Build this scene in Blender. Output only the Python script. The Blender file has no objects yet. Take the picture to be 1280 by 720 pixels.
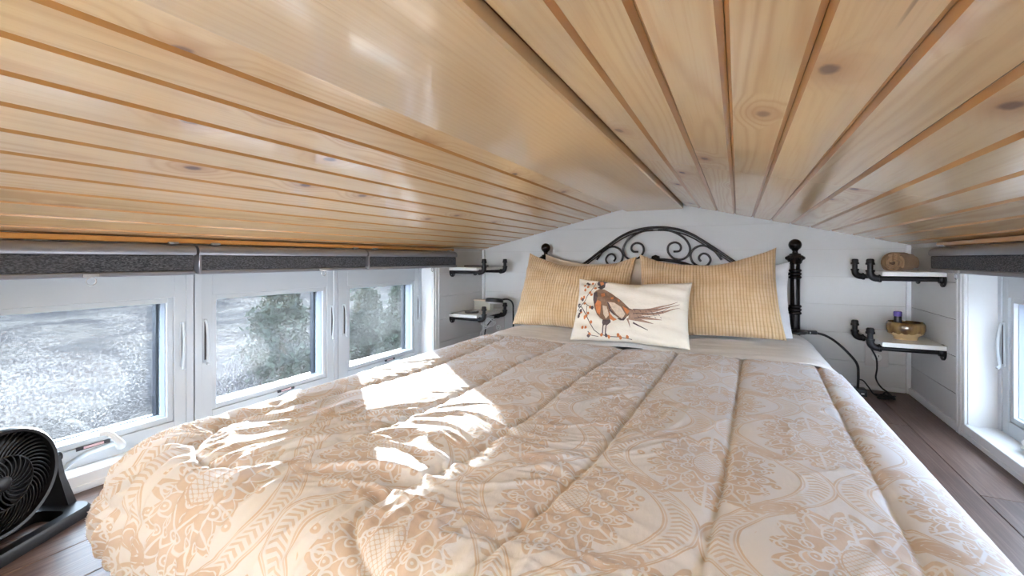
import bpy, bmesh, math, random
import numpy as np
from mathutils import Vector, Matrix, Euler
random.seed(7)
PI = math.pi
scene = bpy.context.scene
COL = scene.collection

# ------------------------------------------------------------------ camera, sky, sun, exposure
CZ = 0.649
cam_d = bpy.data.cameras.new('camera'); cam = bpy.data.objects.new('camera', cam_d); COL.objects.link(cam)
cam_d.sensor_width = 36.0; cam_d.lens = 36.0 * 560.0 / 1280.0
cam_d.shift_y = -36.0 / 1280.0
cam_d.clip_start = 0.02; cam_d.clip_end = 400
YAW = math.atan(282.0 / 560.0)
cam.location = (0, 0, CZ); cam.rotation_euler = (PI / 2, 0, YAW)
scene.camera = cam

world = bpy.data.worlds.new('world'); scene.world = world; world.use_nodes = True
bg = world.node_tree.nodes['Background']
bg.inputs['Color'].default_value = (0.81, 0.92, 1.06, 1); bg.inputs['Strength'].default_value = 9.0

sun_d = bpy.data.lights.new('sun', 'SUN'); sun = bpy.data.objects.new('sun', sun_d); COL.objects.link(sun)
sun_d.energy = 20.0; sun_d.angle = math.radians(0.6); sun_d.color = (1.0, 0.95, 0.86)
SUN_DIR = Vector((0.751, -0.660, -math.tan(math.radians(7.4)))).normalized()
sun.rotation_euler = SUN_DIR.to_track_quat('-Z', 'Y').to_euler()
sun.location = (-6, 6, 3)

vs = scene.view_settings
vs.view_transform = 'Standard'; vs.look = 'None'; vs.gamma = 1.0; vs.use_curve_mapping = False
vs.exposure = 2.85

# ------------------------------------------------------------------ room dimensions
XL, XR = -1.6435, 0.7455
XC = (XL + XR) / 2
YB = 2.8
Y0 = -0.7                 # edge of the loft floor
YE = -6.4                 # unseen gable end beyond the loft, left open to let daylight in
ZD = -2.25                # floor of the room below
EAVE = 0.718
SLOPE = 0.24
RIDGE_HALF = 0.169
def roof_z(x):
    return EAVE + SLOPE * (XR - XC - abs(x - XC))

# ------------------------------------------------------------------ node helper
class S:
    """scalar node expression"""
    def __init__(self, nt, sock): self.nt, self.s = nt, sock
    def _op(self, op, *a, clamp=False):
        n = self.nt.nodes.new('ShaderNodeMath'); n.operation = op; n.use_clamp = clamp
        for i, v in enumerate((self,) + a):
            if isinstance(v, S): self.nt.links.new(v.s, n.inputs[i])
            else: n.inputs[i].default_value = float(v)
        return S(self.nt, n.outputs[0])
    def __add__(s, o): return s._op('ADD', o)
    __radd__ = __add__
    def __sub__(s, o): return s._op('SUBTRACT', o)
    def __rsub__(s, o): return (s * -1.0) + o
    def __mul__(s, o): return s._op('MULTIPLY', o)
    __rmul__ = __mul__
    def __truediv__(s, o): return s._op('DIVIDE', o)
    def abs(s): return s._op('ABSOLUTE')
    def sin(s): return s._op('SINE')
    def cos(s): return s._op('COSINE')
    def fract(s): return s._op('FRACT')
    def floor(s): return s._op('FLOOR')
    def sqrt(s): return s._op('SQRT')
    def pow(s, e): return s._op('POWER', e)
    def lt(s, o): return s._op('LESS_THAN', o)
    def gt(s, o): return s._op('GREATER_THAN', o)
    def min(s, o): return s._op('MINIMUM', o)
    def max(s, o): return s._op('MAXIMUM', o)
    def atan2(s, o): return s._op('ARCTAN2', o)
    def clamp(s): return s._op('ADD', 0.0, clamp=True)
    def step(s, lo, hi):          # smooth ramp lo..hi -> 0..1
        n = s.nt.nodes.new('ShaderNodeMapRange'); n.interpolation_type = 'SMOOTHSTEP'
        s.nt.links.new(s.s, n.inputs[0])
        n.inputs[1].default_value = lo; n.inputs[2].default_value = hi
        return S(s.nt, n.outputs[0])

class Mat:
    def __init__(self, name, base=(0.8, 0.8, 0.8), rough=0.5, metal=0.0, spec=0.5, coat=0.0, coat_rough=0.1):
        self.m = bpy.data.materials.new(name); self.m.use_nodes = True
        self.nt = self.m.node_tree; self.b = self.nt.nodes['Principled BSDF']
        self.set('Base Color', base); self.set('Roughness', rough); self.set('Metallic', metal)
        self.set('Specular IOR Level', spec); self.set('Coat Weight', coat); self.set('Coat Roughness', coat_rough)
    def set(self, k, v):
        i = self.b.inputs[k]
        if isinstance(v, S): self.nt.links.new(v.s, i)
        elif hasattr(v, 'is_output'): self.nt.links.new(v, i)
        elif isinstance(v, (tuple, list)): i.default_value = (*v[:3], 1) if i.type == 'RGBA' else v
        else: i.default_value = v
    def node(self, t): return self.nt.nodes.new(t)
    def coord(self, kind='Object'):
        n = self.node('ShaderNodeTexCoord'); s = self.node('ShaderNodeSeparateXYZ')
        self.nt.links.new(n.outputs[kind], s.inputs[0])
        return [S(self.nt, o) for o in s.outputs]
    def rnd(self):
        return S(self.nt, self.node('ShaderNodeObjectInfo').outputs['Random'])
    def vec(self, x, y, z=0.0):
        n = self.node('ShaderNodeCombineXYZ')
        for i, v in enumerate((x, y, z)):
            if isinstance(v, S): self.nt.links.new(v.s, n.inputs[i])
            else: n.inputs[i].default_value = v
        return n.outputs[0]
    def noise(self, v, scale=1.0, detail=3.0, rough=0.5, dist=0.0):
        n = self.node('ShaderNodeTexNoise'); self.nt.links.new(v, n.inputs['Vector'])
        n.inputs['Scale'].default_value = scale; n.inputs['Detail'].default_value = detail
        n.inputs['Roughness'].default_value = rough; n.inputs['Distortion'].default_value = dist
        return S(self.nt, n.outputs[0])
    def voronoi(self, v, scale=1.0, rand=1.0):
        n = self.node('ShaderNodeTexVoronoi'); n.voronoi_dimensions = '2D'; self.nt.links.new(v, n.inputs['Vector'])
        n.inputs['Scale'].default_value = scale; n.inputs['Randomness'].default_value = rand
        sp = self.node('ShaderNodeSeparateColor'); self.nt.links.new(n.outputs['Color'], sp.inputs[0])
        return S(self.nt, n.outputs['Distance']), S(self.nt, sp.outputs[0]), S(self.nt, sp.outputs[1])
    def mix(self, f, a, b):
        n = self.node('ShaderNodeMix'); n.data_type = 'RGBA'
        if isinstance(f, S): self.nt.links.new(f.s, n.inputs[0])
        else: n.inputs[0].default_value = f
        for i, v in ((6, a), (7, b)):
            if isinstance(v, (tuple, list)): n.inputs[i].default_value = (*v[:3], 1)
            else: self.nt.links.new(v, n.inputs[i])
        return n.outputs[2]
    def bump(self, h, strength=0.3, dist=0.01):
        n = self.node('ShaderNodeBump'); self.nt.links.new(h.s, n.inputs['Height'])
        n.inputs['Strength'].default_value = strength; n.inputs['Distance'].default_value = dist
        self.nt.links.new(n.outputs[0], self.b.inputs['Normal'])

def srgb(r, g, b):
    f = lambda c: c / 12.92 if c <= 0.04045 else ((c + 0.055) / 1.055) ** 2.4
    return (f(r / 255), f(g / 255), f(b / 255))

# ------------------------------------------------------------------ materials
M = {}
def wood_ceiling(name='varnished_pine', clear=False):
    m = Mat(name, rough=0.32, coat=0.9, coat_rough=0.11)
    x, y, z = m.coord('Object'); r = m.rnd()
    ox = x + r * 7.31; oy = y + r * 53.7
    kd, k1, k2 = m.voronoi(m.vec(ox * 1.0, oy * 0.62, r * 9.0), 5.2)
    on = k1.gt(0.985 if clear else 0.55)
    knot = (1.0 - (kd + m.noise(m.vec(x * 120.0, y * 60.0), 1.0, 2.0) * 0.03).step(0.045, 0.085)) * on * (k2 * 0.5 + 0.5)
    halo = (1.0 - kd.step(0.0, 0.36)) * on
    low = m.noise(m.vec(ox * 7.0, oy * 0.55, r * 5.0), 1.0, 2.0, 0.5)
    g = (low * 4.0 + x * 60.0 if clear else low * 11.0 + x * 32.0) + halo * 2.6 + m.noise(m.vec(ox * 40.0, oy * 3.0), 1.0, 2.0) * 0.5
    ring = ((g * 6.283).sin() * 0.5 + 0.5).pow(2.2)
    fine = m.noise(m.vec(ox * 230.0, oy * 5.0), 1.0, 3.0, 0.6)
    tone = m.noise(m.vec(ox * 2.0, oy * 0.8, r * 3.0), 1.0, 3.0)
    c = m.mix(tone.step(0.3, 0.7), srgb(244, 216, 168), srgb(240, 200, 142))
    c = m.mix(r.step(0.0, 1.0) * 0.5, c, srgb(238, 202, 150))
    c = m.mix(ring * (0.10 if clear else (r * 7.77).fract() * 0.34 + 0.10), c, srgb(206, 146, 84))
    c = m.mix(fine.step(0.45, 0.75) * 0.25, c, srgb(218, 164, 104))
    c = m.mix(halo * halo * 0.55, c, srgb(186, 108, 48))
    c = m.mix(knot, c, srgb(92, 48, 30))
    # dark mineral streaks running with the grain
    st = m.noise(m.vec(ox * 60.0, oy * 1.6, 4.0), 1.0, 2.0)
    c = m.mix(st.step(0.71, 0.78) * 0.6, c, srgb(120, 62, 36))
    m.set('Base Color', c)
    m.bump(ring * 0.4 + fine * 0.5, 0.12, 0.002)
    return m.m
M['pine'] = wood_ceiling()
M['pine_clear'] = wood_ceiling('clear_varnished_pine', True)
def wood_groove():
    m = Mat('oiled_pine_backing', srgb(150, 88, 38), 0.5); return m.m
M['pine_back'] = wood_groove()

def floor_wood():
    m = Mat('vinyl_plank', rough=0.38, spec=0.45)
    x, y, z = m.coord('Object'); r = m.rnd()
    ox = x + r * 3.3; oy = y + r * 41.0
    low = m.noise(m.vec(ox * 9.0, oy * 0.9, r), 1.0, 3.0)
    ring = (((low * 9.0 + x * 20.0) * 6.283).sin() * 0.5 + 0.5)
    fine = m.noise(m.vec(ox * 150.0, oy * 4.0), 1.0, 4.0, 0.65)
    c = m.mix(r, srgb(94, 74, 68), srgb(114, 90, 81))
    c = m.mix(ring * 0.35, c, srgb(68, 50, 46))
    c = m.mix(fine.step(0.42, 0.7) * 0.6, c, srgb(136, 116, 107))
    m.set('Base Color', c)
    m.bump(fine + ring * 0.4, 0.25, 0.001)
    return m.m
M['floor'] = floor_wood()

def painted(name, col, rough=0.5, bump=0.05):
    m = Mat(name, col, rough)
    x, y, z = m.coord('Object')
    n = m.noise(m.vec(x, y, z), 9.0, 4.0)
    m.set('Base Color', m.mix(n.step(0.3, 0.75) * 0.12, col, tuple(c * 0.86 for c in col)))
    n2 = m.noise(m.vec(x * 1.0, y * 1.0, z * 6.0), 60.0, 2.0)
    m.bump(n2, bump, 0.002)
    return m.m
M['shiplap'] = painted('white_shiplap_paint', srgb(216, 215, 214), 0.5)
M['trim'] = painted('white_trim_paint', srgb(230, 231, 232), 0.35)
M['vinyl'] = painted('white_vinyl', srgb(196, 202, 207), 0.3, 0.01)
M['gap'] = Mat('shadow_gap_paint', srgb(205, 203, 200), 0.7).m
M['reveal'] = Mat('blue_grey_stop', srgb(38, 43, 54), 0.3).m
M['reveal2'] = Mat('pale_blue_stop', srgb(150, 158, 172), 0.3).m

def glass():
    m = bpy.data.materials.new('dusty_glass'); m.use_nodes = True; nt = m.node_tree; nt.nodes.clear()
    out = nt.nodes.new('ShaderNodeOutputMaterial')
    tr = nt.nodes.new('ShaderNodeBsdfTransparent'); tr.inputs[0].default_value = (0.42, 0.44, 0.452, 1)  # dark tint added to dim the daylight and the view outside
    tl = nt.nodes.new('ShaderNodeBsdfTranslucent'); tl.inputs[0].default_value = (0.9, 0.93, 0.97, 1)
    gl = nt.nodes.new('ShaderNodeBsdfGlossy'); gl.inputs['Roughness'].default_value = 0.03
    co = nt.nodes.new('ShaderNodeTexCoord')
    n1 = nt.nodes.new('ShaderNodeTexNoise'); n1.inputs['Scale'].default_value = 150; n1.inputs['Detail'].default_value = 3
    n2 = nt.nodes.new('ShaderNodeTexNoise'); n2.inputs['Scale'].default_value = 7; n2.inputs['Detail'].default_value = 5
    for n in (n1, n2): nt.links.new(co.outputs['Object'], n.inputs['Vector'])
    a, b = S(nt, n1.outputs[0]), S(nt, n2.outputs[0])
    dust = a.step(0.42, 0.72) * 0.022 * b.step(0.25, 0.7) + 0.002
    mx = nt.nodes.new('ShaderNodeMixShader'); nt.links.new(dust.s, mx.inputs[0])
    nt.links.new(tr.outputs[0], mx.inputs[1]); nt.links.new(tl.outputs[0], mx.inputs[2])
    mx2 = nt.nodes.new('ShaderNodeMixShader'); mx2.inputs[0].default_value = 0.04
    nt.links.new(mx.outputs[0], mx2.inputs[1]); nt.links.new(gl.outputs[0], mx2.inputs[2])
    nt.links.new(mx2.outputs[0], out.inputs[0])
    return m
M['glass'] = glass()
M['clear'] = Mat('clear_plastic', (0.9, 0.9, 0.9), 0.08).m
M['clear'].node_tree.nodes['Principled BSDF'].inputs['Alpha'].default_value = 0.4

def blind_fabric():
    m = Mat('charcoal_weave', rough=0.9)
    x, y, z = m.coord('Object')
    n = m.noise(m.vec(x * 60.0, y * 140.0, z * 420.0), 1.0, 3.0, 0.7)
    m.set('Base Color', m.mix(n.step(0.4, 0.66), srgb(44, 46, 52), srgb(104, 106, 112)))
    return m.m
M['blind'] = blind_fabric()
M['cassette'] = Mat('grey_aluminium', srgb(150, 151, 158), 0.32, 0.5).m
M['iron'] = Mat('bronze_black_iron', srgb(34, 28, 27), 0.26, 0.6).m
M['pipe'] = Mat('black_pipe', srgb(40, 38, 40), 0.42, 0.6).m
M['black'] = Mat('black_plastic', srgb(24, 24, 27), 0.35).m
M['black_rubber'] = Mat('black_rubber', srgb(18, 18, 20), 0.6).m
M['steel'] = Mat('satin_steel', srgb(190, 190, 190), 0.3, 0.9).m
M['white_plastic'] = Mat('white_plastic', srgb(236, 236, 234), 0.35).m
M['plate'] = Mat('warm_white_plate', srgb(214, 208, 206), 0.4).m
M['shelf'] = Mat('white_melamine', srgb(236, 235, 232), 0.28).m

def damask():
    m = Mat('damask_cotton', rough=0.72, spec=0.25)
    m.set('Sheen Weight', 0.25); m.set('Sheen Roughness', 0.4)
    u, v, _ = m.coord('UV')
    PX, PY = 0.385, 0.45
    a = u / PX; b = v / PY
    af = (a.fract() - 0.5); bf = (b.fract() - 0.5)
    lim = (bf * 6.2832).cos() * 0.19 + 0.25
    g = (af.abs() - lim)                     # <0 inside the ogee round (0,0)
    ins = g.lt(0.0)
    # local metres from the nearest medallion
    a2 = ((a + 0.5).fract() - 0.5); b2 = ((b + 0.5).fract() - 0.5)
    mx = (af * ins + a2 * (1.0 - ins)) * PX
    my = (bf * ins + b2 * (1.0 - ins)) * PY
    wob = m.noise(m.vec(mx.abs() * 40.0, my * 40.0, 1.0), 1.0, 2.0) - 0.5
    r = (mx * mx * 1.5 + my * my * 0.78).sqrt()
    th = mx.abs().atan2(my)
    rr = (r + wob * 0.006) * 1.10
    t1 = rr / ((th * 6.0).cos() * 0.16 + 1.0)
    t2 = rr / ((th * 5.0).sin().abs() * 0.26 + 0.86)
    t3 = rr / ((th * 7.0).cos().abs() * 0.24 + 0.90)
    med = 1.0 - t3.step(0.126, 0.129)
    ln = lambda q, w: (q.abs()).step(w * 0.9, w * 2.1)          # 0 on the line, 1 away from it
    lines = ln(t1 - 0.056, 0.0016) * ln(t2 - 0.088, 0.0017) * ln(t3 - 0.114, 0.0014)
    outer_sp = ln((th * 7.0).sin() * rr * 0.14, 0.0016).max(t2.lt(0.089))
    inner_sp = ln((th * 5.0).sin() * rr * 0.2, 0.0016).max(t1.lt(0.057)).max(t2.gt(0.088))
    fd, f1, f2 = m.voronoi(m.vec(mx.abs() + 0.005, my), 34.0, 0.55)
    ros = ln(fd - 0.26, 0.035) * fd.step(0.05, 0.09)
    body = med * lines * outer_sp * inner_sp * ros
    scat_d, s1, s2 = m.voronoi(m.vec(u, v), 26.0, 0.9)
    scat = (1.0 - scat_d.step(0.16, 0.22)) * s1.gt(0.66) * scat_d.step(0.04, 0.08)
    rr = t3 + 0.009
    # pale pine-cone oval in the middle
    ov = (mx * mx * 2.2 + (my - 0.012) * (my - 0.012)).sqrt()
    oval_in = 1.0 - ov.step(0.043, 0.045)
    oval_line = (1.0 - (ov - 0.040).abs().step(0.0008, 0.002)) + \
        (1.0 - (((mx + my) * 330.0).sin() * ((mx - my) * 330.0).sin()).abs().step(0.1, 0.3)) * oval_in * 0.8
    body = body * (1.0 - oval_in) + oval_line.clamp() * oval_in
    # ogee band with leaf chevrons between two fine lines
    gd = g.abs() * PX * 0.8
    band_line = (1.0 - (gd - 0.020).abs().step(0.0007, 0.0018)) + (1.0 - (gd - 0.0165).abs().step(0.0006, 0.0016)) * 0.7
    leaf = ((v * 640.0 + gd * 420.0).sin()).step(-0.1, 0.3) * (1.0 - gd.step(0.010, 0.013)) * 0.8
    rose_d = ((b * 2.0).fract() - 0.5).abs() * PY * 0.5
    rr2 = (rose_d * rose_d + gd * gd).sqrt() + wob * 0.006
    rose = (1.0 - rr2.step(0.024, 0.027)) * ((rr2 * 300.0).sin().abs().step(0.2, 0.45))
    outside = rr.gt(0.136)
    pat = (body + (band_line + leaf + rose).clamp() * outside + scat * outside * (g.abs() * PX).gt(0.04)).clamp()
    wear = m.noise(m.vec(u * 14.0, v * 14.0), 1.0, 3.0).step(0.2, 0.7) * 0.3 + 0.44
    c = m.mix((pat * wear).clamp(), srgb(236, 240, 252), srgb(208, 185, 171))
    m.set('Base Color', c)
    weave = m.noise(m.vec(u * 60.0, v * 22.0), 1.0, 4.0, 0.6)
    m.bump(weave * 1.0 + pat * 0.05, 0.35, 0.006)
    return m.m
M['damask'] = damask()

def cloth(name, col, scale=90.0, amount=0.15, rough=0.85):
    m = Mat(name, col, rough, spec=0.2); m.set('Sheen Weight', 0.2)
    x, y, z = m.coord('Object')
    n = m.noise(m.vec(x, y, z), scale * 0.2, 4.0)
    m.set('Base Color', m.mix(n.step(0.3, 0.7) * amount, col, tuple(c * 0.75 for c in col)))
    n2 = m.noise(m.vec(x, y, z), scale, 2.0)
    m.bump(n2 + n * 2.0, 0.25, 0.004)
    return m.m
M['white_cotton'] = cloth('white_cotton', srgb(247, 247, 250), 90.0, 0.06)
M['cream_cotton'] = cloth('cream_cotton', srgb(240, 224, 204))
M['linen'] = cloth('cream_linen', srgb(244, 236, 222), 260.0, 0.08)
M['towel'] = cloth('tan_terry', srgb(168, 136, 104), 420.0, 0.35, 0.95)

def ribbed():
    m = Mat('gold_ribbed_cotton', rough=0.85, spec=0.2); m.set('Sheen Weight', 0.3)
    u, v, _ = m.coord('UV')
    wob = m.noise(m.vec(u * 7.0, v * 7.0), 1.0, 2.0) - 0.5
    rib = ((u + wob * 0.012) * 6.2832 / 0.0145).sin() * 0.5 + 0.5
    row = ((v + wob * 0.008) * 6.2832 / 0.021).sin() * 0.5 + 0.5
    h = rib.pow(0.6) * 0.8 + row.pow(0.35) * 0.15
    n = m.noise(m.vec(u * 12.0, v * 12.0), 1.0, 3.0)
    c = m.mix(n.step(0.3, 0.7), srgb(228, 194, 150), srgb(236, 208, 170))
    c = m.mix((1.0 - rib).pow(3.0) * 0.55, c, srgb(186, 138, 82))
    c = m.mix((1.0 - row).pow(8.0) * 0.15, c, srgb(192, 146, 90))
    m.set('Base Color', c); m.bump(h + wob, 0.8, 0.004)
    return m.m
M['ribbed'] = ribbed()

def ceramic():
    m = Mat('brown_glaze', rough=0.12, coat=0.5)
    x, y, z = m.coord('Object')
    n = m.noise(m.vec(x * 30.0, y * 30.0, z * 12.0), 1.0, 4.0)
    drip = m.noise(m.vec(x * 45.0, y * 45.0, 0.0), 1.0, 1.0)
    c = m.mix(n.step(0.35, 0.65), srgb(86, 56, 30), srgb(152, 120, 72))
    c = m.mix((z - 0.02 - drip * 0.02 + 0.006).step(-0.001, 0.002), srgb(214, 186, 140), c)
    m.set('Base Color', c)
    return m.m
M['ceramic'] = ceramic()
M['purple'] = Mat('purple_cap', srgb(112, 92, 176), 0.35).m
M['print_brown'] = cloth('print_brown', srgb(150, 118, 96), 500.0, 0.9)
M['print_orange'] = cloth('print_orange', srgb(222, 140, 88), 500.0, 0.6)
M['print_dark'] = cloth('print_dark', srgb(104, 88, 86), 500.0, 0.8)
M['print_pale'] = cloth('print_pale', srgb(226, 206, 184), 500.0, 0.7)
M['print_tail'] = cloth('print_tail', srgb(182, 150, 130), 600.0, 0.9)
M['box_beige'] = Mat('pale_grey_card', srgb(206, 204, 192), 0.6).m
M['lamp_white'] = Mat('frosted_diffuser', srgb(225, 225, 225), 0.4).m
M['book'] = Mat('dark_cover', srgb(72, 64, 62), 0.4).m
M['label_dark'] = Mat('dark_label', srgb(44, 40, 44), 0.4).m
M['label_pink'] = Mat('pink_label', srgb(212, 176, 176), 0.5).m

def ground_mat():
    m = Mat('dry_ground', rough=1.0, spec=0.0)
    x, y, z = m.coord('Object')
    n1 = m.noise(m.vec(x, y), 0.35, 5.0, 0.6); n2 = m.noise(m.vec(x, y), 3.0, 6.0, 0.7); n3 = m.noise(m.vec(x, y), 14.0, 5.0, 0.75)
    c = m.mix(n1.step(0.38, 0.62), srgb(42, 42, 45), srgb(72, 70, 68))
    c = m.mix(n2.step(0.4, 0.65) * 0.7, c, srgb(29, 30, 33))
    c = m.mix(n3.step(0.5, 0.7) * 0.7, c, srgb(122, 119, 116))
    m.set('Base Color', c); m.bump(n3 + n2, 0.8, 0.15)
    return m.m
M['ground'] = ground_mat()
def leafy(name, a, b):
    m = Mat(name, a, 0.8, spec=0.2)
    x, y, z = m.coord('Object')
    n = m.noise(m.vec(x, y, z), 4.0, 3.0)
    m.set('Base Color', m.mix(n.step(0.35, 0.65), a, b))
    return m.m
M['needles'] = leafy('juniper_needles', srgb(28, 38, 32), srgb(43, 53, 43))
M['brush'] = leafy('grey_brush', srgb(56, 54, 60), srgb(70, 68, 70))
M['bark'] = Mat('bark', srgb(92, 76, 64), 0.9).m

# ------------------------------------------------------------------ mesh helpers
class MB:
    def __init__(self): self.v = []; self.f = []; self.uv = None
    def add(self, vs, fs):
        o = len(self.v); self.v += [tuple(p) for p in vs]; self.f += [tuple(i + o for i in f) for f in fs]; return self
    def box(self, x0, x1, y0, y1, z0, z1, bev=0.0, seg=1):
        if x0 > x1: x0, x1 = x1, x0
        if y0 > y1: y0, y1 = y1, y0
        if z0 > z1: z0, z1 = z1, z0
        vs = [(x, y, z) for z in (z0, z1) for y in (y0, y1) for x in (x0, x1)]
        fs = [(0, 2, 3, 1), (4, 5, 7, 6), (0, 1, 5, 4), (2, 6, 7, 3), (0, 4, 6, 2), (1, 3, 7, 5)]
        if bev <= 0: return self.add(vs, fs)
        bm = bmesh.new(); bv = [bm.verts.new(p) for p in vs]
        for f in fs: bm.faces.new([bv[i] for i in f])
        bmesh.ops.bevel(bm, geom=bm.edges[:], offset=bev, segments=seg, affect='EDGES', profile=0.5)
        bm.verts.index_update()
        self.add([p.co for p in bm.verts], [[q.index for q in f.verts] for f in bm.faces]); bm.free(); return self
    def tube(self, pts, r, seg=8, closed=False):
        P = [Vector(p) for p in pts]; n = len(P)
        rs = r if isinstance(r, (list, tuple)) else [r] * n
        T = []
        for i in range(n):
            a = P[(i - 1) % n] if (closed or i > 0) else P[i]; b = P[(i + 1) % n] if (closed or i < n - 1) else P[i]
            t = b - a; T.append(t.normalized() if t.length > 1e-9 else Vector((0, 0, 1)))
        up = Vector((0, 0, 1)) if abs(T[0].z) < 0.9 else Vector((1, 0, 0))
        nrm = (up - T[0] * up.dot(T[0])).normalized(); vs = []; fs = []
        for i in range(n):
            nrm = (nrm - T[i] * nrm.dot(T[i])).normalized(); bi = T[i].cross(nrm)
            for k in range(seg):
                a = 2 * PI * k / seg; vs.append(P[i] + (nrm * math.cos(a) + bi * math.sin(a)) * rs[i])
        m = n if closed else n - 1
        for i in range(m):
            j = (i + 1) % n
            for k in range(seg):
                l = (k + 1) % seg; fs.append((i * seg + k, i * seg + l, j * seg + l, j * seg + k))
        if not closed:
            fs.append(tuple(range(seg - 1, -1, -1))); fs.append(tuple((n - 1) * seg + k for k in range(seg)))
        return self.add(vs, fs)
    def lathe(self, prof, c=(0, 0, 0), axis='z', seg=24):
        vs = []; fs = []; n = len(prof)
        for i, (r, h) in enumerate(prof):
            for k in range(seg):
                a = 2 * PI * k / seg; p, q = max(r, 1e-5) * math.cos(a), max(r, 1e-5) * math.sin(a)
                d = {'z': (p, q, h), 'x': (h, p, q), 'y': (q, h, p)}[axis]
                vs.append((c[0] + d[0], c[1] + d[1], c[2] + d[2]))
        for i in range(n - 1):
            for k in range(seg):
                l = (k + 1) % seg; fs.append((i * seg + k, i * seg + l, (i + 1) * seg + l, (i + 1) * seg + k))
        fs.append(tuple(range(seg - 1, -1, -1))); fs.append(tuple((n - 1) * seg + k for k in range(seg)))
        return self.add(vs, fs)
    def prism(self, poly, f0, f1):      # polygon points mapped by f0 and f1 to the two caps
        n = len(poly); a = [f0(p) for p in poly]; b = [f1(p) for p in poly]
        fs = [tuple(range(n)), tuple(range(2 * n - 1, n - 1, -1))] + [(i, i + n, (i + 1) % n + n, (i + 1) % n) for i in range(n)]
        return self.add(a + b, fs)
    def sphere(self, c, r, seg=16, sx=1, sy=1, sz=1):
        prof = [(r * math.sin(PI * i / (seg // 2)), -r * math.cos(PI * i / (seg // 2))) for i in range(seg // 2 + 1)]
        o = len(self.v); self.lathe(prof, (0, 0, 0), 'z', seg)
        for i in range(o, len(self.v)):
            p = self.v[i]; self.v[i] = (c[0] + p[0] * sx, c[1] + p[1] * sy, c[2] + p[2] * sz)
        return self
    def map(self, fn): self.v = [tuple(fn(*p)) for p in self.v]; return self

def root_loc(o):
    l = Vector((0, 0, 0))
    while o: l = l + o.location; o = o.parent
    return l
def build(name, mb, mat, parent=None, smooth=35, kind=None):
    off = root_loc(parent)
    me = bpy.data.meshes.new(name)
    me.from_pydata([(p[0] - off.x, p[1] - off.y, p[2] - off.z) for p in mb.v], [], mb.f)
    bm = bmesh.new(); bm.from_mesh(me); bmesh.ops.recalc_face_normals(bm, faces=bm.faces[:]); bm.to_mesh(me); bm.free()
    if smooth:
        for p in me.polygons: p.use_smooth = True
        me.set_sharp_from_angle(angle=math.radians(smooth))
    me.materials.append(M[mat] if isinstance(mat, str) else mat)
    o = bpy.data.objects.new(name, me); COL.objects.link(o)
    if parent: o.parent = parent
    if kind: o['kind'] = kind
    return o
def tag(o, label, cat, group=None):
    o['label'] = label; o['category'] = cat
    if group: o['group'] = group
    return o
def thing(name, label, cat, loc=(0, 0, 0), group=None):
    o = bpy.data.objects.new(name, None); COL.objects.link(o); o.location = loc; o.empty_display_size = 0.05
    return tag(o, label, cat, group)
def inst(src, parent, loc=(0, 0, 0), rot=(0, 0, 0)):
    c = bpy.data.objects.new(src.name.split('.')[0], src.data); COL.objects.link(c)
    c.parent = parent; c.location = loc; c.rotation_euler = rot; return c
def side(x, s): return x if s == 0 else 2 * XC - x
def smooth_path(pts, n=8, closed=False):      # Catmull-Rom
    P = [Vector(p) for p in pts]; out = []; N = len(P)
    for i in range(N if closed else N - 1):
        if closed: a, b, c, d = P[(i - 1) % N], P[i], P[(i + 1) % N], P[(i + 2) % N]
        else: a, b, c, d = P[max(i - 1, 0)], P[i], P[i + 1], P[min(i + 2, N - 1)]
        for k in range(n):
            t = k / n
            out.append(0.5 * ((2 * b) + (c - a) * t + (2 * a - 5 * b + 4 * c - d) * t * t + (3 * b - a - 3 * c + d) * t ** 3))
    if not closed: out.append(P[-1])
    return out

# ------------------------------------------------------------------ floor
floor = build('floor', MB().box(XL - 0.02, XR + 0.02, Y0, YB + 0.1, -0.14, -0.012), 'gap', kind='structure')
build('floor_lower', MB().box(XL - 0.16, XR + 0.16, YE, YB + 0.1, ZD - 0.1, ZD), 'shelf', kind='structure')
build('trim_5', MB().box(XL + 0.001, XR - 0.001, Y0 - 0.08, Y0 - 0.002, -0.14, 0.36, 0.004), 'trim', None, 25, 'structure')   # unseen kerb behind the camera, added to shade the foot of the bed
PW, PL = 0.1493, 1.22
fp = None
for i in range(16):
    xx = XL + PW * (i + 0.5); y = Y0 - ((i * 0.47) % 1.0) * PL
    while y < YB:
        a, b = max(y, Y0), min(y + PL, YB)
        if b - a > 0.02:
            mb = MB().box(-PW / 2 + 0.0006, PW / 2 - 0.0006, -(b - a) / 2 + 0.0006, (b - a) / 2 - 0.0006, -0.012, 0.0, 0.0015)
            o = build('floor_plank', mb, 'floor', None, 30); o.parent = floor; o.location = (xx, (a + b) / 2, 0)
        y += PL

# ------------------------------------------------------------------ ceiling
xe = XR - XC
ang = math.atan(SLOPE)
cb = MB()
pts = [(XL - 0.2, roof_z(XL - 0.2) + 0.016), (XC, roof_z(XC) + 0.016), (XR + 0.2, roof_z(XR + 0.2) + 0.016), (XR + 0.2, 1.25), (XL - 0.2, 1.25)]
cb.prism(pts, lambda p: (p[0], YE, p[1]), lambda p: (p[0], YB + 0.1, p[1]))
ceiling = build('ceiling', cb, 'pine_back', None, 20, 'structure')
PWX = 0.0885
def plank_mesh(w, ln):
    h = w / 2 - 0.0004; c = 0.0068; t = 0.014
    prof = [(-h, t), (-h, c), (-h + c, 0), (h - c, 0), (h, c), (h, t)]
    return MB().prism(prof, lambda p: (p[0], -ln / 2, p[1]), lambda p: (p[0], ln / 2, p[1]))
YJ = 1.425
mesh_cache = {}
M['pine_groove'] = Mat('varnish_pooled_in_groove', srgb(204, 146, 76), 0.3, coat=0.8).m
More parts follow.
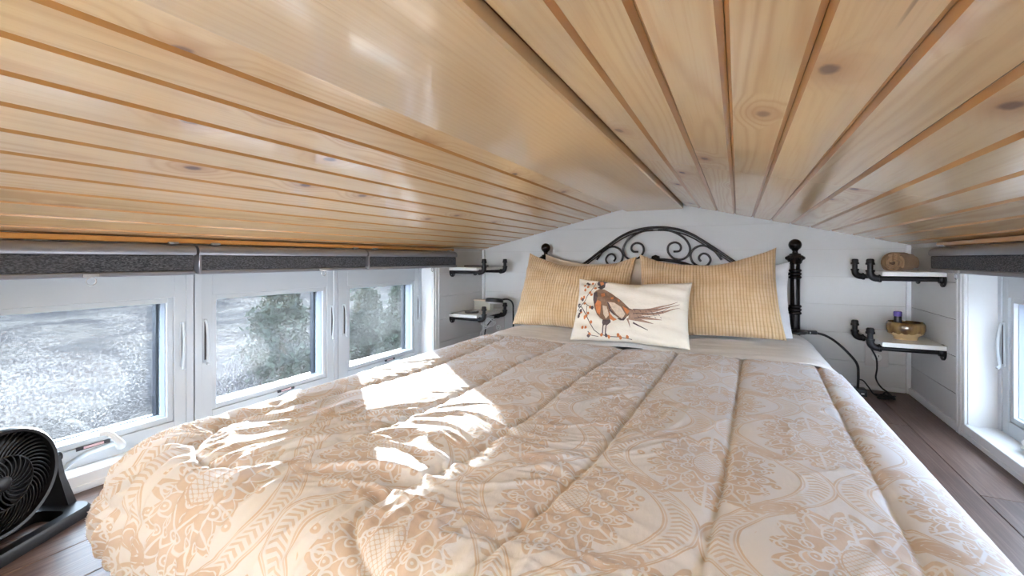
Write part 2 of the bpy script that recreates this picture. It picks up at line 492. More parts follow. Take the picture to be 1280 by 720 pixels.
def plank(x, s, ya, yb, width_x):
    """x: horizontal centre, s: -1 left slope, +1 right slope"""
    ln = yb - ya - 0.001; key = (round(ln, 3), round(width_x, 4))
    if key not in mesh_cache:
        o = build('ceiling_plank', plank_mesh(width_x / math.cos(ang), ln), 'pine', None, 20); mesh_cache[key] = o.data
        o.data.materials.append(M['pine_groove'])
        for pf in o.data.polygons:
            if 0.2 < abs(pf.normal.x) < 0.95: pf.material_index = 1
    else:
        o = bpy.data.objects.new('ceiling_plank', mesh_cache[key]); COL.objects.link(o)
    o.parent = ceiling; o.location = (x, (ya + yb) / 2, roof_z(x)); o.rotation_euler = (0, ang * s, 0)
    return o
for s in (-1, 1):
    xa = RIDGE_HALF; k = 0
    while xa < xe - 0.005:
        xb = min(xa + PWX, xe + 0.004); xm = XC + s * (xa + xb) / 2
        if s == 1 and k < 8:
            plank(xm, s, YE, YJ, xb - xa); plank(xm, s, YJ, YB, xb - xa)
        else:
            plank(xm, s, YE, YB, xb - xa)
        xa = xb; k += 1
# pine strips over the blinds where the slope meets the walls
for s in (0, 1):
    mb = MB().box(XL + 0.0005, XL + 0.030, YE, 2.385, 0.7005, 0.7165, 0.003)
    build('eave_strip', mb.map(lambda x, y, z: (side(x, s), y, z)), 'pine_groove', ceiling, 30)
# flat ridge board
zb = 0.9445
rb = MB()
w = RIDGE_HALF - 0.004
prof = [(-w - 0.012, 0.012), (-w + 0.002, 0.0), (w - 0.006, 0.0), (w - 0.002, 0.005), (w - 0.002, 0.03), (-w - 0.012, 0.03)]
rb.prism(prof, lambda p: (p[0], (YE - YB) / 2 + 0.001, p[1]), lambda p: (p[0], (YB - YE) / 2 - 0.001, p[1]))
o = build('ridge_board', rb, 'pine_clear', None, 20); o.parent = ceiling; o.location = (XC, (YE + YB) / 2, zb)

# ------------------------------------------------------------------ back wall with shiplap boards
wb = MB()
gable = [(XL - 0.2, ZD), (XR + 0.2, ZD), (XR + 0.2, roof_z(XR + 0.2) + 0.016), (XC, roof_z(XC) + 0.016), (XL - 0.2, roof_z(XL - 0.2) + 0.016)]
wb.prism(gable, lambda p: (p[0], YB + 0.012, p[1]), lambda p: (p[0], YB + 0.1, p[1]))
wall_back = build('wall_back', wb, 'gap', None, 20, 'structure')
def clip_row(z0, z1):
    """room outline between heights z0 and z1"""
    z1 = min(z1, roof_z(XC) - 0.001)
    P = [(XL, z0), (XR, z0)] if z0 <= EAVE else []
    if z0 > EAVE:
        h = (roof_z(XC) - z0) / SLOPE; P = [(XC - h, z0), (XC + h, z0)]
    if z1 <= EAVE: P += [(XR, z1), (XL, z1)]
    else:
        h = (roof_z(XC) - z1) / SLOPE
        if z0 < EAVE: P += [(XR, EAVE)]
        P += [(XC + h, z1), (XC - h, z1)]
        if z0 < EAVE: P += [(XL, EAVE)]
    return P
SEAM = [-0.0077 + 0.1417 * i for i in range(0, 8)]
for i in range(7):
    z0, z1 = max(SEAM[i], 0.0) + 0.0012, SEAM[i + 1] - 0.0012
    P = clip_row(z0, z1)
    build('shiplap_board', MB().prism(P, lambda p: (p[0], YB, p[1]), lambda p: (p[0], YB + 0.0118, p[1])), 'shiplap', wall_back, 20)

# ------------------------------------------------------------------ side walls with window openings
WY0, WY1, WZ0, WZ1 = 0.272, 2.195, 0.045, 0.628
WPITCH = (WY1 - WY0) / 3
XF = XL - 0.0815          # window frame face
for s in (0, 1):
    nm = ('left', 'right')[s]
    xa, xb = XL - 0.012, XL - 0.16
    mb = MB()
    mb.box(xa, xb, Y0, WY0, -0.14, roof_z(XL) + 0.02); mb.box(xa, xb, WY1, YB + 0.05, -0.14, roof_z(XL) + 0.02)
    mb.box(xa, xb, WY0, WY1, -0.14, WZ0); mb.box(xa, xb, WY0, WY1, WZ1, roof_z(XL) + 0.02)
    mb.box(xa, xb, YE, Y0, ZD, -1.45); mb.box(xa, xb, YE, Y0, 0.35, roof_z(XL) + 0.02)
    mb.box(xa, xb, YE, YE + 0.2, -1.45, 0.35); mb.box(xa, xb, -2.3, Y0, -1.45, 0.35)  # unseen side openings between these boxes, added to let in more daylight
    mb.box(xa, xb, Y0, YB + 0.05, ZD, -0.14)
    mb.map(lambda x, y, z: (side(x, s), y, z))
    wall = build('wall_' + nm, mb, 'trim', None, 20, 'structure')
    for i in range(6):
        z0, z1 = max(SEAM[i], 0.0) + 0.0012, min(SEAM[i + 1] - 0.0012, EAVE)
        if z1 - z0 < 0.004: continue
        for (a, b) in ((WY1 + 0.04, YB - 0.0005), (Y0, WY0 - 0.04)):
            build('shiplap_board', MB().box(XL, XL - 0.0118, a, b, z0, z1).map(lambda x, y, z: (side(x, s), y, z)), 'shiplap', wall, 20)
    # casing (stepped profile) round the opening
    mb = MB(); CW = 0.064
    for (ya, yb, za, zb_) in ((WY1, WY1 + CW, 0.0, WZ1 + 0.05), (WY0 - CW, WY0, 0.0, WZ1 + 0.05), (WY0, WY1, 0.0, WZ0 + 0.004), (WY0, WY1, WZ1, WZ1 + 0.05)):
        mb.box(XL + 0.010, XL - 0.012, ya, yb, za, zb_, 0.002)
    for (ya, yb, za, zb_) in ((WY1 + 0.018, WY1 + 0.040, 0.0, WZ1 + 0.05), (WY1 + 0.048, WY1 + 0.060, 0.0, WZ1 + 0.05), (WY0 - 0.04, WY0 - 0.018, 0.0, WZ1 + 0.05), (WY0 - 0.02, WY1 + 0.02, 0.006, 0.020)):
        mb.box(XL + 0.0135, XL + 0.006, ya, yb, za, zb_, 0.0015)
    # jamb lining the recess
    mb.box(XL - 0.0, XF - 0.001, WY1 - 0.004, WY1 + 0.004, WZ0, WZ1); mb.box(XL - 0.0, XF - 0.001, WY0 - 0.004, WY0 + 0.004, WZ0, WZ1)
    mb.box(XL - 0.0, XF - 0.001, WY0, WY1, WZ0 - 0.004, WZ0 + 0.003)
    mb.map(lambda x, y, z: (side(x, s), y, z))
    build('trim_%d' % (s + 1), mb, 'trim', None, 25, 'structure')
    # corner strip and quarter round
    mb = MB().box(XL, XL + 0.018, YB - 0.018, YB, 0.0, EAVE - 0.002, 0.003)
    mb.map(lambda x, y, z: (side(x, s), y, z)); build('trim_%d' % (s + 3), mb, 'trim', None, 25, 'structure')
    mb = MB().box(XL, XL + 0.012, WY1 + CW + 0.001, YB - 0.019, 0.0, 0.032, 0.004, 2); mb.box(XL, XL + 0.006, Y0, WY0 - CW - 0.001, 0.0, 0.032, 0.002)
    mb.map(lambda x, y, z: (side(x, s), y, z)); build('baseboard_' + nm, mb, 'trim', None, 25, 'structure')
build('baseboard_back', MB().box(XL + 0.019, XR - 0.019, YB - 0.012, YB - 0.0002, 0.0, 0.022, 0.004, 2), 'trim', None, 25, 'structure')

# ------------------------------------------------------------------ windows
def ring(mb, x0, x1, ya, yb, za, zb_, wy, wz, bev=0.0012):
    mb.box(x0, x1, ya, ya + wy, za, zb_, bev); mb.box(x0, x1, yb - wy, yb, za, zb_, bev)
    mb.box(x0, x1, ya + wy, yb - wy, za, za + wz, bev); mb.box(x0, x1, ya + wy, yb - wy, zb_ - wz, zb_, bev)
wn = 0
for s in (0, 1):
    mir = lambda x, y, z: (side(x, s), y, z)
    for k in range(3):
        wn += 1
        ya = WY0 + WPITCH * k; yb = ya + WPITCH
        mb = MB()
        # outer frame, stepped
        mb.box(XF, XF - 0.07, ya + 0.002, ya + 0.062, WZ0, WZ1, 0.0012); mb.box(XF, XF - 0.07, yb - 0.062, yb - 0.002, WZ0, WZ1, 0.0012)
        mb.box(XF, XF - 0.07, ya + 0.062, yb - 0.062, WZ0, 0.094, 0.0012); mb.box(XF, XF - 0.07, ya + 0.062, yb - 0.062, 0.518, WZ1, 0.0012)
        mb.box(XF + 0.004, XF - 0.005, ya + 0.002, ya + 0.026, WZ0, WZ1, 0.0012); mb.box(XF + 0.004, XF - 0.005, yb - 0.026, yb - 0.002, WZ0, WZ1, 0.0012)
        win = build('window_%d' % wn, mb.map(mir), 'vinyl', None, 25, 'structure')
        mb = MB(); ring(mb, XF - 0.006, XF - 0.06, ya + 0.0625, yb - 0.0625, 0.0945, 0.5175, 0.018, 0.018)
        sash = build('sash', mb.map(mir), 'vinyl', win, 25)
        mb = MB(); ring(mb, XF - 0.0602, XF - 0.085, ya + 0.0625, yb - 0.0625, 0.0945, 0.5175, 0.026, 0.020)
        build('outer_stop', mb.map(mir), 'reveal', win, 25)
        mb = MB(); ring(mb, XF - 0.018, XF - 0.044, ya + 0.079, yb - 0.079, 0.111, 0.501, 0.0035, 0.0025, 0.0)
        build('glazing_bead', mb.map(mir), 'reveal2', sash, 25)
        mb = MB().box(XF - 0.046, XF - 0.050, ya + 0.079, yb - 0.079, 0.111, 0.501)
        build('glass_pane', mb.map(mir), 'glass', win, 20)
        # two slim lock levers
        for yy, d in ((ya + 0.036, 1), (yb - 0.038, -1)):
            mb = MB().box(XF + 0.0045, XF - 0.002, yy - 0.007, yy + 0.007, 0.275, 0.432, 0.002)
            lk = build('lock_plate', mb.map(mir), 'vinyl', win, 25)
            mb = MB().box(XF + 0.0050, XF + 0.0044, yy - 0.0035, yy + 0.0035, 0.285, 0.426)
            build('slot', mb.map(mir), 'book', lk, 25)
            path = smooth_path([(XF + 0.006, yy, 0.428), (XF + 0.012, yy + 0.001 * d, 0.415), (XF + 0.018, yy + 0.002 * d, 0.37), (XF + 0.018, yy + 0.003 * d, 0.32), (XF + 0.013, yy + 0.003 * d, 0.282), (XF + 0.020, yy + 0.003 * d, 0.268)], 5)
            n = len(path); mb = MB().tube(path, [0.0048] * (n - 4) + [0.0055, 0.006, 0.006, 0.004], 8)
            build('lock_lever', mb.map(mir), 'vinyl', win, 60)
        # crank operator cover and folding handle
        yc = (ya + yb) / 2 + 0.055
        mb = MB()
        prof = [(-0.085, 0.0), (-0.07, 0.012), (-0.03, 0.026), (0.03, 0.030), (0.06, 0.020), (0.075, 0.0)]
        mb.prism(prof, lambda p: (XF + 0.022, yc + p[0], 0.0485 + p[1]), lambda p: (XF - 0.004, yc + p[0], 0.0485 + p[1] * 1.3))
        cov = build('crank_cover', mb.map(mir), 'vinyl', win, 40)
        if k == 0:
            hp = [(XF + 0.016, yc + 0.045, 0.072), (XF + 0.040, yc + 0.040, 0.082), (XF + 0.060, yc + 0.020, 0.108), (XF + 0.066, yc - 0.002, 0.135), (XF + 0.064, yc - 0.024, 0.140)]
            rr = [0.013, 0.012, 0.0085, 0.0075, 0.009]
        else:
            hp = [(XF + 0.016, yc + 0.045, 0.070), (XF + 0.027, yc + 0.030, 0.078), (XF + 0.027, yc - 0.02, 0.080), (XF + 0.026, yc - 0.06, 0.068), (XF + 0.024, yc - 0.085, 0.058)]
            rr = [0.011, 0.010, 0.0065, 0.0055, 0.007]
        path = smooth_path(hp, 5); n = len(path)
        rad = [rr[min(i // 5, 3)] + (rr[min(i // 5 + 1, 4)] - rr[min(i // 5, 3)]) * ((i % 5) / 5) for i in range(n)]
        build('crank_handle', MB().tube(path, rad, 10).map(mir), 'white_plastic', win, 60)
        mb = MB().box(XF + 0.0012, XF - 0.002, yc - 0.052, yc + 0.028, 0.098 - 0.0115, 0.098 + 0.0 - 0.001)
        lb = build('maker_sticker', mb.map(mir), 'label_dark', win, 20)
        mb = MB().box(XF + 0.0018, XF + 0.001, yc - 0.035, yc + 0.012, 0.0885, 0.0955)
        build('sticker_print', mb.map(mir), 'label_pink', lb, 20)

# ------------------------------------------------------------------ roller blinds
BL = [(0.092, 0.852, 0.0), (0.861, 1.616, 0.0), (1.622, 2.385, 0.004)]
for s in (0, 1):
    mir = lambda x, y, z: (side(x, s), y, z)
    for k, (ya, yb, dx) in enumerate(BL):
        if s == 0:
            lab = ['charcoal roller blind in a grey cassette above the window by the fan', 'charcoal roller blind between two other blinds over the triple window', 'charcoal roller blind ending beside the pipe shelf with the flat dark case'][k]
        else:
            lab = ['charcoal roller blind farthest from the towel shelf', 'charcoal roller blind next but one to the towel shelf', 'charcoal roller blind starting beside the shelf with the rolled towel'][k]
        xo = XL + 0.016 + dx
        t = thing('roller_blind', lab, 'blind', (side(xo, s), (ya + yb) / 2, 0.598), 'charcoal roller blinds under the eaves')
        xf = XL + 0.050 + dx
        prof = [(xo, 0.662), (xf - 0.004, 0.662), (xf, 0.667), (xf + 0.001, 0.676), (xf - 0.002, 0.684), (xf - 0.008, 0.690), (xf - 0.020, 0.696), (xo, 0.697)]
        build('cassette', MB().prism(prof, lambda p: (p[0], ya, p[1]), lambda p: (p[0], yb, p[1])).map(mir), 'cassette', t, 50)
        build('rolled_fabric', MB().box(xo + 0.002, xf - 0.006, ya + 0.010, yb - 0.004, 0.612, 0.6618, 0.003).map(mir), 'blind', t, 40)
        build('bottom_bar', MB().box(xo, xf - 0.003, ya + 0.006, yb, 0.598, 0.6118, 0.003).map(mir), 'cassette', t, 40)
        build('end_cap', MB().box(xo, xf - 0.003, ya + 0.001, ya + 0.0098, 0.600, 0.6618, 0.002).map(mir), 'cassette', t, 40)
        yy = (ya + yb) / 2 + (0.11 if k == 0 else 0.12)
        tab = build('pull_clip', MB().box(xf - 0.004, xf + 0.003, yy - 0.018, yy + 0.018, 0.599, 0.609, 0.001).map(mir), 'clear', t, 40)
        cir = [(xf + 0.001, yy + 0.011 * math.sin(a * PI / 8), 0.588 + 0.011 * math.cos(a * PI / 8)) for a in range(16)]
        build('pull_ring', MB().tube(cir, 0.0016, 6, True).map(mir), 'clear', tab, 60)
        for q in (ya + 0.06, yb - 0.06):
            build('ceiling_clip', MB().box(xo + 0.004, xf - 0.010, q - 0.014, q + 0.014, 0.6965, 0.705, 0.002).map(mir), 'steel', t, 40)

# ------------------------------------------------------------------ bed: mattress, sheet, comforter
BX = -0.433; BW = 0.672; BR = 0.13; BZ = 0.27
YF = 0.52; YH = 2.70
mat_t = tag(build('mattress', MB().box(BX - BW + 0.0, BX + BW - 0.0, YF + 0.03, YH, 0.0, 0.222, 0.05, 4), 'white_cotton', None, 60),
            'white mattress on the floor under the damask comforter', 'mattress')

rng = np.random.RandomState(5)
def vnoise(x, y, seed=0):
    """smooth value noise, numpy"""
    r = np.random.RandomState(seed).rand(256, 256)
    xi = np.floor(x).astype(int); yi = np.floor(y).astype(int); fx = x - xi; fy = y - yi
    fx = fx * fx * fx * (fx * (fx * 6 - 15) + 10); fy = fy * fy * fy * (fy * (fy * 6 - 15) + 10)
    g = lambda i, j: r[i % 256, j % 256]
    a = g(xi, yi) * (1 - fx) + g(xi + 1, yi) * fx; b = g(xi, yi + 1) * (1 - fx) + g(xi + 1, yi + 1) * fx
    return a * (1 - fy) + b * fy
def seg_dist(px, py, poly):
    d = np.full(px.shape, 9.0)
    for (ax, ay), (bx, by) in zip(poly[:-1], poly[1:]):
        vx, vy = bx - ax, by - ay; L = vx * vx + vy * vy + 1e-12
        t = np.clip(((px - ax) * vx + (py - ay) * vy) / L, 0, 1)
        d = np.minimum(d, np.hypot(px - ax - t * vx, py - ay - t * vy))
    return d
def drape(P, Q, W, R, zt, yf, rc, amax):
    """flat cloth coordinates -> point and normal on a rounded bed"""
    qx = np.abs(P) - (W - rc); qy = (yf + rc) - Q
    sx = np.sign(P); hx = np.maximum(qx, 0); hy = np.maximum(qy, 0)
    mm = np.maximum(hx, hy); hyp = np.hypot(hx, hy) + 1e-12
    dx, dy = hx / hyp, -hy / hyp
    bx = np.where(qx > 0, W - rc, np.abs(P)); by = np.where(qy > 0, yf + rc, Q)
    d = mm - rc; ins = np.minimum(mm, rc); a = np.clip(d / R, 0, amax)
    h = ins + R * np.sin(a)
    X = (bx + dx * h) * sx; Y = by + dy * h; Z = zt - R * (1 - np.cos(a))
    N = np.stack([dx * np.sin(a) * sx, dy * np.sin(a), np.cos(a)], -1)
    return np.stack([X, Y, Z], -1), N, np.maximum(d, 0), a
AM = 2.55
S1 = [(-1.02, 2.02), (-0.985, 1.4), (-1.016, 1.03), (-1.05, 0.83), (-1.068, 0.67), (-1.05, 0.59), (-0.985, 0.525), (-0.90, 0.50), (-0.83, 0.525), (-0.775, 0.60), (-0.728, 0.736), (-0.714, 0.953), (-0.725, 1.45), (-0.70, 2.02)]
S2 = [(-0.445, 2.02), (-0.462, 1.24), (-0.463, 0.84), (-0.495, 0.65), (-0.52, 0.56), (-0.508, 0.49), (-0.465, 0.448), (-0.41, 0.425), (-0.35, 0.43), (-0.305, 0.49), (-0.28, 0.61), (-0.26, 0.76), (-0.243, 0.93), (-0.235, 1.23), (-0.215, 2.02)]
S3 = [(0.02, 2.02), (-0.010, 1.15), (-0.022, 0.88), (-0.033, 0.71), (-0.042, 0.58), (-0.03, 0.49), (0.02, 0.44), (0.09, 0.42), (0.16, 0.45), (0.20, 0.52), (0.212, 0.70), (0.216, 0.84), (0.222, 1.04), (0.233, 1.4), (0.262, 2.02)]
SEAMS = [[(p.x, p.y) for p in smooth_path([(a, b, 0) for a, b in q], 5)] for q in (S1, S2, S3)]
def comforter():
    NX, NY = 440, 460
    ext = BR * AM
    p = np.linspace(-BW - ext, BW + ext, NX); q = np.linspace(YF - ext, 1.99, NY)
    P, Q = np.meshgrid(p, q, indexing='ij')
    pts, nrm, d, a = drape(P, Q, BW, BR, BZ, YF, 0.10, AM)
    gx = P + BX
    dist = np.full(P.shape, 9.0)
    for sline in SEAMS: dist = np.minimum(dist, seg_dist(gx, Q, sline))
    dist0 = dist.copy()
    edge = np.abs(d - 0.15)                                   # seam running round the drop
    dist = np.minimum(dist, np.where(d > 0.02, edge * 1.2 + 0.03, 9.0))
    puff = 0.009 * (1 - np.exp(-dist / 0.028)) - 0.007 * np.exp(-(dist / 0.006) ** 2) - 0.012
    flat = np.clip(1 - d / 0.06, 0, 1)
    # soft dents
    dent = (vnoise(gx * 5 + 40, Q * 4 + 11, 1) - 0.5) * 0.008 + (vnoise(gx * 11 + 3, Q * 8 + 5, 2) - 0.5) * 0.004
    # ridged wrinkles, pulled diagonally, fewer towards the window-less side
    wx = vnoise(gx * 3 + 7, Q * 3 + 2, 3) * 0.35
    u1 = gx * 0.75 + Q * 0.66; v1 = -gx * 0.66 + Q * 0.75
    w1 = 1 - np.abs(vnoise((v1 + wx) * 19 + 60, (u1 + wx * .4) * 4.2 + 9, 4) * 2 - 1) ** 0.8
    w2 = 1 - np.abs(vnoise((v1 * 0.9 + u1 * 0.35 + wx) * 38 + 20, (u1 - v1 * .3) * 8 + 70, 6) * 2 - 1) ** 0.8
    zone = np.clip(vnoise(gx * 3.1 + 90, Q * 2.7 + 30, 8) * 2.2 - 0.5, 0.14, 1)
    leftw = np.clip(0.35 - gx * 0.85, 0.25, 1.0)
    wr = (0.0095 * w1 ** 2.6 + 0.0055 * w2 ** 2.4) * zone * leftw
    # pucker along seams
    pk = np.sin(Q * 95 + gx * 60 + 5 * vnoise(gx * 20, Q * 20, 9)) * np.exp(-dist0 / 0.03) * 0.0022
    # gathers hanging down the foot and the window side
    ang_ = np.arctan2(pts[..., 1] - (YF + 0.35), pts[..., 0] + BW - 0.35)
    run = np.where(Q < YF + 0.1, P, 0) * 1.0 + np.where(np.abs(P) > BW - 0.1, Q * np.sign(P), 0)
    ds = np.maximum(np.abs(P) - BW, YF - Q)
    warp = vnoise(P * 6 + 4, Q * 6 + 9, 14) * 0.10
    ph = (run + warp) * 27 + 1.6 * vnoise(run * 7 + 30, ds * 4 + 13, 10)
    gth = (1 - np.abs(np.sin(PI * ph))) ** 0.9 * (0.25 + 0.95 * vnoise(run * 5 + 11, ds * 6 + 40, 15))
    ph2 = (run - warp) * 13 + 1.8 * vnoise(run * 5 + 60, ds * 5 + 3, 12)
    gth2 = (1 - np.abs(np.sin(PI * ph2))) ** 1.2 * vnoise(run * 4 + 51, ds * 5 + 20, 16)
    nearfoot = np.clip((0.66 - Q) / 0.16, 0.04, 1) * np.where(P > 0.4, 0.35, 1.0)
    gat = (0.017 * gth + 0.014 * gth2 - 0.005) * np.clip((ds + 0.09) / 0.14, 0, 1) * nearfoot * np.clip(dist0 * 30, 0, 1) * (0.35 + 0.65 * np.clip(edge * 30, 0, 1))
    gat = gat - 0.006 * np.exp(-(edge / 0.010) ** 2) * np.clip(d * 20, 0, 1)
    bulge = 0.006 * np.sin(np.clip(d / 0.30, 0, 1) * PI) ** 2
    off = puff + (dent + wr + pk) * flat + (1 - flat) * (bulge + 0.002) + gat
    pts = pts + nrm * off[..., None]
    pts[..., 0] += BX
    # lower head edge flattens towards the hem
    pts[..., 2] -= 0.02 * np.clip((Q - 1.93) / 0.06, 0, 1) ** 2
    pts[..., 2] = np.maximum(pts[..., 2], 0.004)
    V = pts.reshape(-1, 3)
    idx = np.arange(NX * NY).reshape(NX, NY)
    F = np.stack([idx[:-1, :-1], idx[1:, :-1], idx[1:, 1:], idx[:-1, 1:]], -1).reshape(-1, 4)
    me = bpy.data.meshes.new('comforter')
    me.vertices.add(len(V)); me.vertices.foreach_set('co', V.ravel())
    me.loops.add(F.size); me.loops.foreach_set('vertex_index', F.ravel().astype(np.int32))
    me.polygons.add(len(F)); me.polygons.foreach_set('loop_start', np.arange(0, F.size, 4, dtype=np.int32))
    me.update(calc_edges=True)
    uv = me.uv_layers.new(name='UVMap')
    UV = np.stack([P, Q], -1).reshape(-1, 2)[F.ravel()]
    uv.data.foreach_set('uv', UV.astype(np.float32).ravel())
    me.polygons.foreach_set('use_smooth', np.ones(len(F), dtype=bool))
    me.validate(); me.materials.append(M['damask'])
    o = bpy.data.objects.new('comforter', me); COL.objects.link(o)
    sol = o.modifiers.new('thickness', 'SOLIDIFY'); sol.thickness = 0.006; sol.offset = -1
    hem = pts[:, -1, :]
    return o, hem
comf, hem = comforter()
tag(comf, 'cream and tan damask quilted comforter spread over the bed', 'comforter')
# pale hem rolled along the head edge
hp = [(h[0], h[1] - 0.002, h[2] + 0.002) for h in hem[::4]]
hb = MB().tube(hp, 0.011, 8)
hb.v = [(x, y, z + 0.003 * math.sin(x * 180) * math.cos(y * 90)) for x, y, z in hb.v]
build('hem', hb, 'white_cotton', comf, 60)

def sheet():
    NX, NY = 160, 60
    p = np.linspace(-BW - 0.30, BW + 0.30, NX); q = np.linspace(1.955, 2.70, NY)
    P, Q = np.meshgrid(p, q, indexing='ij')
    pts, nrm, d, a = drape(P, Q, BW - 0.005, 0.118, BZ - 0.006, 0.3, 0.05, 2.4)
    n = (vnoise(P * 9 + 20, Q * 40 + 8, 21) - 0.5) * 0.008 + (vnoise(P * 5, Q * 9, 22) - 0.5) * 0.012
    rim = np.clip(1 - np.abs(Q - 2.0) / 0.05, 0, 1) * 0.006
    pts = pts + nrm * (n + rim + 0.002)[..., None]; pts[..., 0] += BX
    pts[..., 2] = np.maximum(pts[..., 2], 0.004)
    fs = [(i * NY + j, (i + 1) * NY + j, (i + 1) * NY + j + 1, i * NY + j + 1) for i in range(NX - 1) for j in range(NY - 1)]
    mb = MB(); mb.v = [tuple(v) for v in pts.reshape(-1, 3)]; mb.f = fs
    o = build('bed_sheet', mb, 'white_cotton', None, 80)
    sol = o.modifiers.new('thickness', 'SOLIDIFY'); sol.thickness = 0.003; sol.offset = -1
    return tag(o, 'white sheet between the pillows and the comforter hem', 'sheet')
sheet()

# ------------------------------------------------------------------ pillows
def pillow_surface(W, H, T, a, b, s, seed=0, pinch=0.055, sag=0.0):
    e = 1 - abs(a) ** 2.6; f = 1 - abs(b) ** 2.6
    x = a * W / 2 * (1 - pinch * (1 - b * b) * abs(a) ** 3)
    y = b * H / 2 * (1 - pinch * 1.6 * (1 - a * a) * abs(b) ** 3)
    if b > 0: y -= sag * (1 - a * a) * b
    t = T / 2 * (max(e, 0) * max(f, 0)) ** 0.42
    w = math.sin(a * 7 + seed + b * 3) * math.cos(b * 6 + seed * 2) * 0.006 + math.sin(b * 19 + a * 4 + seed) * 0.0025 * (0.3 + abs(a))
    return (x, y, s * (t + w * min(1, t / 0.02)))
def pillow_mesh(W, H, T, seed=0, n=44, pinch=0.055, sag=0.0):
    mb = MB(); uvs = []
    g = [math.sin(PI / 2 * (-1 + 2 * i / n)) for i in range(n + 1)]
    for s in (1, -1):
        o = len(mb.v)
        for a in g:
            for b in g:
                mb.v.append(pillow_surface(W, H, T, a, b, s, seed, pinch, sag)); uvs.append((a * W / 2, b * H / 2))
        for i in range(n):
            for j in range(n):
                q = (o + i * (n + 1) + j, o + (i + 1) * (n + 1) + j, o + (i + 1) * (n + 1) + j + 1, o + i * (n + 1) + j + 1)
                mb.f.append(q if s > 0 else q[::-1])
    mb.uv = uvs
    return mb
def finish_pillow(name, mb, mat, parent=None):
    me = bpy.data.meshes.new(name); me.from_pydata(mb.v, [], mb.f)
    uv = me.uv_layers.new(name='UVMap')
    for l in me.loops: uv.data[l.index].uv = mb.uv[l.vertex_index]
    bm = bmesh.new(); bm.from_mesh(me); bmesh.ops.remove_doubles(bm, verts=bm.verts[:], dist=0.0004); bm.to_mesh(me); bm.free()
    for p in me.polygons: p.use_smooth = True
    me.materials.append(M[mat]); o = bpy.data.objects.new(name, me); COL.objects.link(o)
    if parent: o.parent = parent
    return o
def pose(o, c, lean, roll=0.0, turn=0.0):
    o.matrix_basis = Matrix.Translation(c) @ Matrix.Rotation(math.radians(turn), 4, 'Z') @ Matrix.Rotation(math.radians(lean), 4, 'X') @ Matrix.Rotation(math.radians(roll), 4, 'Z')
p = finish_pillow('pillow', pillow_mesh(0.66, 0.40, 0.11, 1.2, sag=0.03), 'white_cotton')
pose(p, (-0.090, 2.605, 0.438), 74, 1.0); tag(p, 'white pillow behind the gold ribbed sham nearest the gooseneck lamp by the towel shelf', 'pillow')
p = finish_pillow('pillow', pillow_mesh(0.64, 0.44, 0.10, 2.9, sag=0.04), 'cream_cotton')
pose(p, (-0.79, 2.615, 0.462), 75, -1.5); tag(p, 'cream pillow peeking out behind the sagging gold ribbed sham', 'pillow')
p = finish_pillow('pillow_sham', pillow_mesh(0.655, 0.475, 0.17, 0.4, sag=0.078), 'ribbed')
pose(p, (-0.145, 2.425, 0.482), 62, 3.0); tag(p, 'plump gold ribbed pillow sham whose high corner stands before the headboard post', 'pillow', 'gold ribbed shams')
p = finish_pillow('pillow_sham', pillow_mesh(0.65, 0.47, 0.16, 3.4, sag=0.068), 'ribbed')
pose(p, (-0.835, 2.44, 0.468), 62, -2.5, 3); tag(p, 'gold ribbed pillow sham leaning under the half-hidden headboard finial', 'pillow', 'gold ribbed shams')

# printed lumbar cushion
CW_, CH_, CT_ = 0.515, 0.315, 0.10
cush = finish_pillow('lumbar_cushion', pillow_mesh(CW_, CH_, CT_, 5.0, pinch=0.05, sag=0.012), 'linen')
tag(cush, 'cream lumbar cushion printed with a pheasant on a berry branch', 'cushion')
def print_xy(X, Y):
    L = 103 - 48 * (Y - 82) / 508; R = 1138 - 26 * (Y - 128) / 540
    u = (X - L) / (R - L)
    t = 84 + 46 * u + 30 * math.sin(PI * min(max(u, 0), 1)); b = 592 + 76 * u
    return 2 * u - 1, 1 - 2 * (Y - t) / (b - t)
def print_patch(name, polys, mat, lift=0.0012, parent=cush, label=None):
    bm = bmesh.new()
    for poly in polys:
        vs_ = [bm.verts.new((*print_xy(*p), 0)) for p in poly]
        try: bm.faces.new(vs_)
        except ValueError: pass
    bmesh.ops.triangulate(bm, faces=bm.faces[:])
    for _ in range(4):
        long_e = [e for e in bm.edges if (Vector((e.verts[0].co.x * CW_ / 2, e.verts[0].co.y * CH_ / 2)) - Vector((e.verts[1].co.x * CW_ / 2, e.verts[1].co.y * CH_ / 2))).length > 0.014]
        if not long_e: break
        bmesh.ops.subdivide_edges(bm, edges=long_e, cuts=1, use_grid_fill=False)
        bmesh.ops.triangulate(bm, faces=bm.faces[:])
    for v in bm.verts:
        q = pillow_surface(CW_, CH_, CT_, max(-0.985, min(0.985, v.co.x)), max(-0.985, min(0.985, v.co.y)), 1, 5.0, 0.05, 0.012)
        v.co = (q[0], q[1], q[2] + lift)
    for f in bm.faces: f.smooth = True
    bmesh.ops.recalc_face_normals(bm, faces=bm.faces[:])
    me = bpy.data.meshes.new(name); bm.to_mesh(me); bm.free(); me.materials.append(M[mat])
    o = bpy.data.objects.new(name, me); COL.objects.link(o); o.parent = parent
    if label: o['label'] = label
    return o
def strip(pts, w0, w1=None):
    w1 = w0 if w1 is None else w1; out = []
    for i in range(len(pts) - 1):
        (ax, ay), (bx, by) = pts[i], pts[i + 1]; L = math.hypot(bx - ax, by - ay) + 1e-6
        nx, ny = -(by - ay) / L, (bx - ax) / L
        wa = w0 + (w1 - w0) * i / (len(pts) - 1); wb_ = w0 + (w1 - w0) * (i + 1) / (len(pts) - 1)
        out.append([(ax + nx * wa, ay + ny * wa), (bx + nx * wb_, by + ny * wb_), (bx - nx * wb_, by - ny * wb_), (ax - nx * wa, ay - ny * wa)])
    return out
